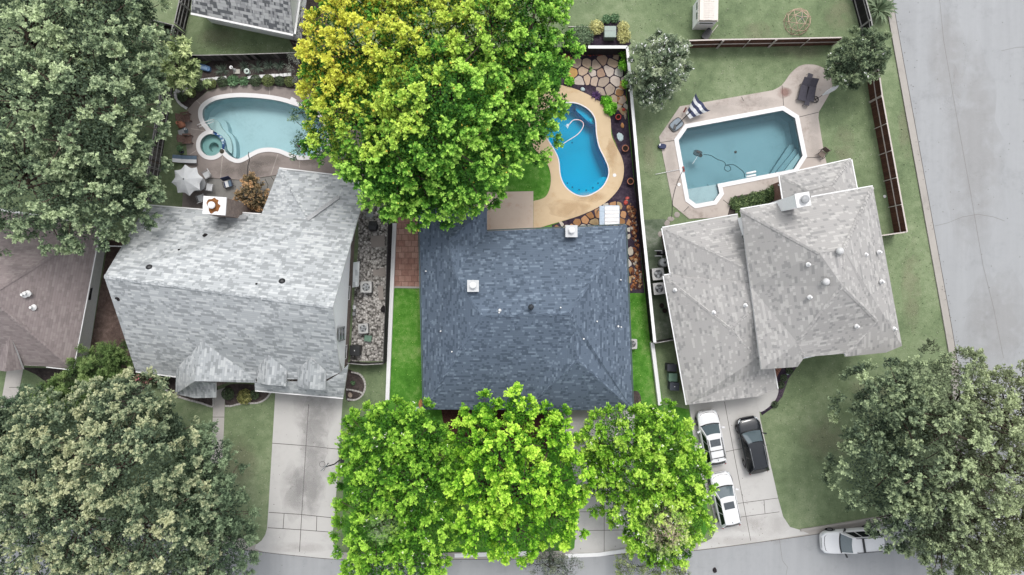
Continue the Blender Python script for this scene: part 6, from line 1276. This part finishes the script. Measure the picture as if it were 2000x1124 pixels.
# middle yard pots, stones
def pot(label, px, py, r, mat=None, tilt=0, full=True, name='flower_pot', z=0, group='terracotta pots'):
    t = at(name, label, 'flower pot', px, py, 0, z, group); M4 = Matrix.Translation((0, 0, r * (.8 if tilt else 0))) @ Matrix.Rotation(tilt, 4, 'X')
    m = MB().lathe((0, 0, 0), [(r * .6, 0), (r * .92, r * 1.3), (r, r * 1.3), (r, r * 1.55), (r * .8, r * 1.55), (r * .75, r * 1.2), (r * .7, r * .3)], 22); m.v = [tuple(M4 @ Vector(v)) for v in m.v]; m.build('pot', mat or M_terra, t, True, False)
    m = MB().cyl((0, 0, r * 1.1), r * .76, r * .12, 18); m.v = [tuple(M4 @ Vector(v)) for v in m.v]; m.build('soil', M_soilpot, t, False, False); return t
M_redpot = plain('red_glaze', C(196, 78, 66), .5, .4)
pot('red pot tipped beside the bright leafy plant', 1206, 228, .24, M_redpot, .5); pot('terracotta pot by the dark fence, level with the middle of the blue pool', 1220, 292, .29); pot('terracotta pot by the dark fence, level with the foot of the blue pool', 1230, 356, .29)
pot('small plant pot with leaves beside the lower brown chair', 357, 297, .18, M_navy, 0, z=Z0); small_shrub('leafy_plant', 'little leafy plant growing in the dark pot beside the brown chair', 355, 292, .28, .6, lg, 120, None, (.16, .08), 'plant', .4, False)
def rock(name, label, px, py, rx, ry, h, mat, rz, seed, cat='stone', z=0):
    rr = random.Random(seed); t = MB(); k = 8; q = [(rx * rr.uniform(.8, 1.1) * math.cos(6.283 * i / k), ry * rr.uniform(.8, 1.1) * math.sin(6.283 * i / k)) for i in range(k)]; c = P(px, py); M4 = Matrix.Translation((c.x, c.y, z)) @ Matrix.Rotation(rz, 4, 'Z')
    vs = [M4 @ Vector((a_, b_, 0)) for a_, b_ in q] + [M4 @ Vector((a_ * .9, b_ * .9, h * .7)) for a_, b_ in q] + [M4 @ Vector((a_ * .6, b_ * .6, h * rr.uniform(.9, 1.1))) for a_, b_ in q]
    t.add(vs, [(r_ * k + i, r_ * k + (i + 1) % k, (r_ + 1) * k + (i + 1) % k, (r_ + 1) * k + i) for r_ in (0, 1) for i in range(k)] + [tuple(range(2 * k, 3 * k))]); return tag(t.build(name, mat), label, cat)
M_ost = plain('orange_stone', C(206, 150, 100), .9, .2, var=.2); M_wst = plain('pale_blue_stone', C(190, 208, 210), .8, .2, var=.1); M_ist = plain('warm_grey_stone', C(176, 160, 146), .9, .2, var=.2)
for i, (x, y, a_, b_, h, m_, rz, lb) in enumerate([(1215.5, 246, .15, .24, .15, M_ost, .2, 'orange oval stone between the red pot and the pale slab'), (1211, 268, .30, .42, .08, M_wst, .3, 'large pale blue white slab of stone in the purple mulch'), (1138, 175, .26, .18, .15, M_wst, -.5, 'pale round stone between the flagstones and the tan deck'), (1221, 227, .12, .3, .15, M_ist, .1, 'narrow brown stone beside the red pot'), (1218, 215, .18, .16, .15, M_redpot, 0, 'small red stone above the red pot'), (1225, 388, .2, .16, .15, M_redpot, .4, 'coral red stone at the top of the rubble'), (1222, 396, .24, .2, .15, M_redpot, 1.2, 'larger coral red stone above the patio cover'), (1227, 405, .2, .16, .14, M_ost, .7, 'orange stone beside the patio cover'), (1224, 392, .12, .12, .12, M_ist, 0, 'small tan stone between the coral red stones')]):
    rock('garden_stone', lb, x, y, a_, b_, h, m_, rz, i + 5)
rock('garden_stone', 'tan boulder at the lower left corner of the blue roof', 822, 789, .2, .45, .3, M_ost, 0, 40); rock('garden_stone', 'white boulder at the lower left corner of the blue roof', 817, 800, .28, .25, .3, M_wst, 0, 41); rock('garden_stone', 'pale stone in the lower half of the half round bed', 684, 772, .2, .26, .2, M_ist, .3, 42); rock('garden_stone', 'small pale stone in the dark bed by the grey eave', 1538, 730, .14, .14, .14, M_wst, 0, 43)
# utility box, air conditioners, bins
def boxy(name, label, cat, px, py, rz, sx, sy, h, mat, lidm=None, z=0, bevel=.04):
    t = at(name, label, cat, px, py, rz, z); o = MB().box((0, 0, h / 2), (sx * .94, sy * .94, h)).build('body', mat, t, False, False); b_ = o.modifiers.new('b', 'BEVEL'); b_.width = bevel; b_.segments = 2
    o = MB().box((0, 0, h + .03), (sx, sy, .08)).build('lid', lidm or mat, t, False, False); b_ = o.modifiers.new('b', 'BEVEL'); b_.width = .03; b_.segments = 2; return t
t = boxy('utility_box', 'large grey green utility box in the dark mulch behind the fence', 'utility box', 1189, 70, 0, .98, .95, .85, plain('grey_green_paint', C(158, 172, 164), .6, .3, var=.05)); MB().box((0, .08, .925), (.98, .02, .02)).build('seam', M_grey, t, False, False)
def ac(label, px, py, rz, sz=.85, h=.8, blades=3, lt=True):
    t = at('air_conditioner', label, 'air conditioner', px, py, rz, 0); o = MB().box((0, 0, h / 2), (sz * .96, sz * .96, h)).build('case', plain('ac_case', C(150, 150, 150), .6, .3), t, False, False)
    k = 4; m = MB().prism(cr([(-sz / 2, -sz / 2 + .1), (-sz / 2 + .1, -sz / 2), (sz / 2 - .1, -sz / 2), (sz / 2, -sz / 2 + .1), (sz / 2, sz / 2 - .1), (sz / 2 - .1, sz / 2), (-sz / 2 + .1, sz / 2), (-sz / 2, sz / 2 - .1)], 3), h, h + .06, [circ((0, 0), sz * .36, 24)]); m.build('top_panel', plain('ac_top', C(196, 196, 194), .6, .3), t, False, False)
    MB().cyl((0, 0, h + .002), sz * .36, .01, 24).build('fan_well', M_black, t, False, False)
    for i in range(blades): an = i * 6.283 / blades + .5; MB().box((sz * .19 * math.cos(an), sz * .19 * math.sin(an), h + .035), (sz * .27, sz * .2, .01), an, .3).build('fan_blade', plain('fan_metal', C(170, 174, 176), .4, .5), t, False, False)
    m = MB()
    for rr_ in (.12, .2, .28, .355): m.tube([(sz * rr_ * math.cos(q), sz * rr_ * math.sin(q), h + .065) for q in np.linspace(0, 6.283, 25)], .008, 4)
    m.tube([(-sz * .36, 0, h + .065), (sz * .36, 0, h + .065)], .008, 4).tube([(0, -sz * .36, h + .065), (0, sz * .36, h + .065)], .008, 4).build('grille', M_grey, t, False, False); return t
ac('upper of two air conditioners in the river rock yard', 719, 561, R(0), .92, .8, 5); ac('lower of two air conditioners in the river rock yard, beside the green box', 713, 641, R(3), .8, .7, 4)
ac('upper of two air conditioners beside the right house, touching the white tank', 1281, 536, R(6), .98, .85); ac('lower of two air conditioners beside the right house', 1283, 564, R(6), .96, .85)
ac('air conditioner half hidden by the right eave of the blue roof', 1232, 671, 0, .8, .7, 1)
boxy('meter_box', 'green low box below the air conditioner on river rock', 'box', 720, 661, R(-8), .62, .52, .3, M_green)
t = boxy('storage_bin', 'black bin at the lower end of the river rock yard', 'bin', 698, 683, R(-3), .85, .85, 1.0, M_black); MB().box((0, 0, 1.08), (.06, .1, .02)).build('handle', M_white, t, False, False)
t = at('kettle_grill', 'black covered grill at the top of the river rock yard', 'grill', 733, 444, 0, 0); MB().lathe((0, 0, 0), [(.3, 0), (.36, .5), (.42, .9), (.40, 1.0), (.2, 1.08), (0, 1.1)], 14).build('cover', M_black, t, True, False); MB().tube([(-.3, 0, .9), (.3, 0, .9)], .42, 8).build('side_shelf', M_black, t, False, False)
t = at('garden_trolley', 'grey metal trolley under the edge of the yellow green tree', 'trolley', 725, 421, R(-4), 0); MB().box((0, 0, .6), (.6, .45, .06)).build('tray', M_metal, t, False, False)
for p_, q_ in (((-.45, .6, .75), (-.45, -.35, .75)), ((-.45, -.35, .75), (.4, -.42, .75)), ((-.32, -.25, .0), (-.32, -.25, .62)), ((.32, -.25, .0), (.32, -.25, .62)), ((.32, .25, .0), (.32, .25, .62)), ((-.32, .25, .0), (-.32, .25, .62))): MB().tube([p_, q_], .025, 6).build('frame', M_metal, t, False, False)
t = at('gas_meter', 'small white meter and pipes on the brick wall by the river rock', 'meter', 696, 600, 0, 0); MB().box((0, 0, .7), (.22, .3, .3)).build('meter', M_white, t, False, False); MB().tube([(0, .25, 0), (0, .25, .9), (0, -.3, .9), (0, -.3, 0)], .025, 6).build('pipe', M_metal, t, False, False); MB().box((-.05, -.55, .6), (.2, .3, .4)).build('panel', M_grey, t, False, False)
rock('landscape_rock', 'dark rock against the fence beside the river rock', 749, 604, .25, .3, .3, M_dark, 0, 50)
t = boxy('wheelie_bin', 'upper dark bin of the three in a row by the right house', 'bin', 1307, 716, R(-2), .8, .62, 1.0, plain('dark_grey_bin', C(62, 64, 72), .6, .3)); t = boxy('wheelie_bin', 'green bin in the middle of the three by the right house', 'bin', 1310, 735, R(-2), .72, .7, .85, M_green); t = boxy('wheelie_bin', 'lower dark bin of the three with a white mark on its lid', 'bin', 1312, 752, R(-2), .78, .68, 1.0, plain('dark_blue_grey_bin', C(70, 74, 84), .6, .3)); MB().box((0, 0, 1.08), (.1, .05, .02)).build('handle', M_white, t, False, False)
t = at('pool_filter', 'round white filter tank with pipes beside the right house', 'filter tank', 1293, 514, 0, 0); MB().lathe((0, 0, 0), [(.32, 0), (.38, .1), (.38, .8), (.3, .95), (.1, 1.0), (0, 1.0)], 24).build('tank', plain('tank_white', C(188, 190, 190), .5, .4), t, True, False); MB().lathe((0, 0, 1.0), [(.1, 0), (.1, .1), (0, .12)], 12).build('valve', M_black, t, False, False)
t = at('pool_pump', 'pump and white pipes above the filter tank by the right house', 'pump', 1288, 494, 0, 0); MB().cyl((.0, .0, .3), .18, .5, 14, axis=(1, .1, 0)).build('motor', M_black, t, True, False); MB().box((.1, 0, .12), (.7, .4, .1)).build('base', M_dark, t, False, False)
for y_ in (.15, -.3): MB().tube([(-.5, y_, .5), (.1, y_, .5), (.1, y_ - .25, .5)], .035, 8).build('pipe', M_white, t, True, False)
for i, (x, y, lb) in enumerate([(1291, 597, 'upper of two dark pots below the air conditioners'), (1297, 607, 'lower of two dark pots touching the grey eave')]): pot(lb, x, y, .2, M_dark, group='dark pots')
t = at('gate_panel', 'white window shutter panel lying along the eave by the dark pots', 'panel', 1303, 603, R(9.5), 0) if False else None
# basketball hoop over the left driveway
t = at('basketball_hoop', 'portable hoop with black pole and thin ring at the right edge of the wide driveway', 'basketball hoop', 663, 899, 0, 0)
MB().tube([(0, 0, 0), (-.05, .03, 1.5), (-.35, .2, 2.9)], .05, 8).build('pole', M_black, t, True, False); MB().bar((-.55, -.15, 2.9), (-.15, .55, 3.0), .03, .06).build('backboard_frame', M_black, t, False, False); MB().bar((-.62, .0, 3.2), (-.1, .5, 3.2), .04, .5).build('backboard', M_cglass, t, False, False)
MB().tube([(-.62 + .23 * math.cos(q), .42 + .23 * math.sin(q), 3.0) for q in np.linspace(0, 6.283, 25)], .014, 6).build('rim', M_dark, t, True, False)
MB().box((.25, 0, .08), (.3, .4, .16)).build('base', M_black, t, False, False)
# edging stones
def blocks(name, label, pts, sz, n, mat=M_white, h=.18, close=False):
    l = cr(W(pts), 8, False); cum = [0]
    for a_, b_ in zip(l, l[1:]): cum.append(cum[-1] + math.dist(a_, b_))
    rr = random.Random(n); t = thing(name, label, 'edging', (l[0][0], l[0][1], 0))
    for i in range(n):
        s_ = cum[-1] * (i + .5) / n; k = max(j for j in range(len(cum)) if cum[j] <= s_); k = min(k, len(l) - 2); f_ = (s_ - cum[k]) / max(1e-6, cum[k + 1] - cum[k]); x = l[k][0] + (l[k + 1][0] - l[k][0]) * f_; y = l[k][1] + (l[k + 1][1] - l[k][1]) * f_
        an = math.atan2(l[k + 1][1] - l[k][1], l[k + 1][0] - l[k][0]); o = MB().box((x, y, h / 2), (cum[-1] / n * .86, sz * rr.uniform(.85, 1.1), h * rr.uniform(.8, 1.15)), an + rr.uniform(-.08, .08)).build('edging_block', mat, t)
    return t
blocks('stone_edging', 'white scalloped blocks edging the mulch bed, left run', [(392, 158), (412, 156), (444, 153)], .26, 7); blocks('stone_edging', 'white scalloped blocks edging the mulch bed, right run', [(484, 153), (520, 150), (570, 147)], .26, 11)
blocks('stone_edging', 'curved white stone edging round the dark clipped shrub', [(378, 168), (366, 174), (357, 184), (346, 178), (344, 188), (352, 203), (366, 213)], .22, 18)
M_edge = plain('grey_white_edging', C(196, 192, 188), .85, .2, var=.1)
blocks('stone_edging', 'curved pale edging of the bed left of the front walk', [(312, 750), (335, 769), (365, 780), (395, 788), (416, 794), (417, 778)], .15, 26, M_edge, .1)
blocks('stone_edging', 'curved pale edging of the bed right of the front walk', [(440, 793), (452, 793), (465, 790), (482, 787.5), (500, 787.5), (512, 784), (522, 777), (529, 767)], .14, 22, M_edge, .1)
blocks('stone_edging', 'round pale edging of the half round bed', [(686, 727), (702, 731), (712, 744), (713, 760), (706, 774), (694, 781), (678, 780)], .15, 18, M_edge, .1); blocks('stone_edging', 'pale stones dividing the half round bed', [(676, 761), (688, 762), (700, 765), (708, 768)], .13, 6, M_edge, .1)
# mulch bed ornaments
t = at('statue', 'small white garden statue lying toward its slab in the mulch bed', 'statue', 459, 138, 0, .06); MB().box((.15, -.1, 0), (.55, .38, .1)).build('slab', plain('pale_slab', C(196, 192, 184), .8, .2), t, False, False)
MB().lathe((0, 0, .04), [(.14, 0), (.09, .3), (.06, .6), (.12, .72), (.15, .8), (.09, .8), (.05, .72)], 16).build('pedestal', M_white, t, True, False)
t = at('bird_bath', 'white and mint bowl on a foot in the mulch bed', 'bird bath', 486, 143, 0, 0); MB().lathe((0, 0, 0), [(.16, 0), (.1, .1), (.08, .35), (.24, .46), (.24, .5), (.12, .5), (.09, .42)], 20).build('bowl', plain('mint_white', C(206, 220, 212), .6, .3), t, True, False); MB().cyl((0, 0, .44), .09, .01, 14).build('water', M_black, t, False, False)
t = at('water_tub', 'pale blue plastic tub under the long leaved tree', 'tub', 400, 134, R(-15), 0); MB().prism(cr([(-.5, -.15), (.5, -.2), (.55, .1), (.4, .22), (-.5, .2)], 3), 0, .3, bottom=True).build('tub', M_blue, t, False, False); MB().box((0, 0, .31), (.7, .25, .02)).build('lid', plain('pale_blue', C(140, 168, 200), .5, .3), t, False, False)
rod('downspout', 'white downspout pipe standing at the grey house gutter end', 'pipe', [(1520, 361, .1), (1521, 362, 2.6)], .06, M_white)
tag(MB().bar(P(1110, 52.5, .04), P(1155, 53.5, .04), .06, .08).build('landscape_timber', M_edge), 'thin pale edging strip in the back lawn near the yellow shrub', 'edging')
for i, (x, y) in enumerate([(1310, 428), (1322, 420), (1303, 436), (1290, 458)]): rock('stepping_stone', ['pale stone in the grass below the angular deck, right', 'pale stone in the grass tucked by the deck corner', 'pale stone in the grass below the angular deck, left', 'pale stone in the grass near the eave corner'][i], x, y, .3, .25, .04, M_ston, .5 * i, 70 + i, 'paving stone')
for i, (x, y, r) in enumerate([(1396, 1114, .16)]): rock('street_debris', 'small dark clump lying on the street', x, y, r * 1.2, r * 1.6, .1, M_dark, .3, 80, 'debris')
# stray leaves and clover in the lawns, litter on the street edge
def scatter(name, label, cat, polys, n, sz, cols, z, seed):
    rs = np.random.default_rng(seed); pts = []
    for poly, k in polys:
        pl_ = W(poly); xs = [p[0] for p in pl_]; ys = [p[1] for p in pl_]; c_ = 0
        while c_ < k:
            p = (rs.uniform(min(xs), max(xs)), rs.uniform(min(ys), max(ys)))
            if inside(p, pl_): pts.append((p[0], p[1], z)); c_ += 1
    c = np.array(pts); k = len(c); nm = rs.normal(0, .35, (k, 3)); nm[:, 2] += 1; ax = rs.normal(0, 1, (k, 3)); ax[:, 2] = 0; cc = np.array([C(*q)[:3] for q in cols])[rs.integers(0, len(cols), k)]
    L = rs.uniform(.6, 1.4, k) * sz; o = leaves_obj(name, None, c, ax, nm, L, L * .7, cc); return tag(o, label, cat, None, 'stuff')
lawns = [([(1110, 0), (1660, 0), (1620, 85), (1340, 92), (1235, 88)], 500), ([(1228, 110), (1600, 96), (1540, 140), (1500, 176), (1330, 205), (1285, 270), (1300, 400), (1270, 430)], 420), ([(1600, 200), (1690, 180), (1720, 360), (1670, 310), (1610, 300)], 160), ([(1735, 60), (1850, 690), (1765, 690), (1720, 460), (1770, 450)], 350), ([(1560, 720), (1760, 690), (1640, 900), (1660, 1010), (1560, 1030), (1490, 820)], 520), ([(445, 795), (530, 780), (520, 1040), (490, 1060), (450, 860)], 300), ([(380, 70), (570, 90), (570, 104), (390, 104)], 160), ([(672, 785), (750, 710), (750, 790), (680, 830)], 80), ([(330, 790), (410, 795), (405, 880), (340, 860)], 90)]
scatter('fallen_leaves', 'tiny pale leaves and clover scattered over the lawns', 'leaves', lawns, 0, .085, [(150, 160, 128), (176, 178, 156), (128, 140, 104), (78, 92, 66)], .03, 5)
scatter('fallen_leaves', 'tiny leaves scattered over the bright middle lawn', 'leaves', [([(768, 565), (820, 565), (826, 790), (760, 780)], 120), ([(1230, 575), (1262, 575), (1290, 780), (1240, 760)], 90), ([(985, 372), (1040, 372), (1070, 340), (1055, 306)], 30)], 0, .08, [(120, 180, 70), (66, 120, 34), (176, 200, 110)], .03, 6)
scatter('street_litter', 'specks of grit and leaves along the street gutters', 'litter', [([(1746, 40), (1760, 40), (1878, 694), (1862, 694)], 60), ([(1760, 0), (2000, 0), (2000, 700), (1880, 700)], 60), ([(520, 1078), (1560, 1040), (1600, 1060), (900, 1124), (500, 1120)], 60), ([(530, 790), (660, 790), (650, 1060), (525, 1060)], 40), ([(1400, 800), (1480, 800), (1530, 1040), (1440, 1050)], 40)], 0, .07, [(70, 64, 58), (110, 100, 90), (90, 84, 76)], .035, 7)
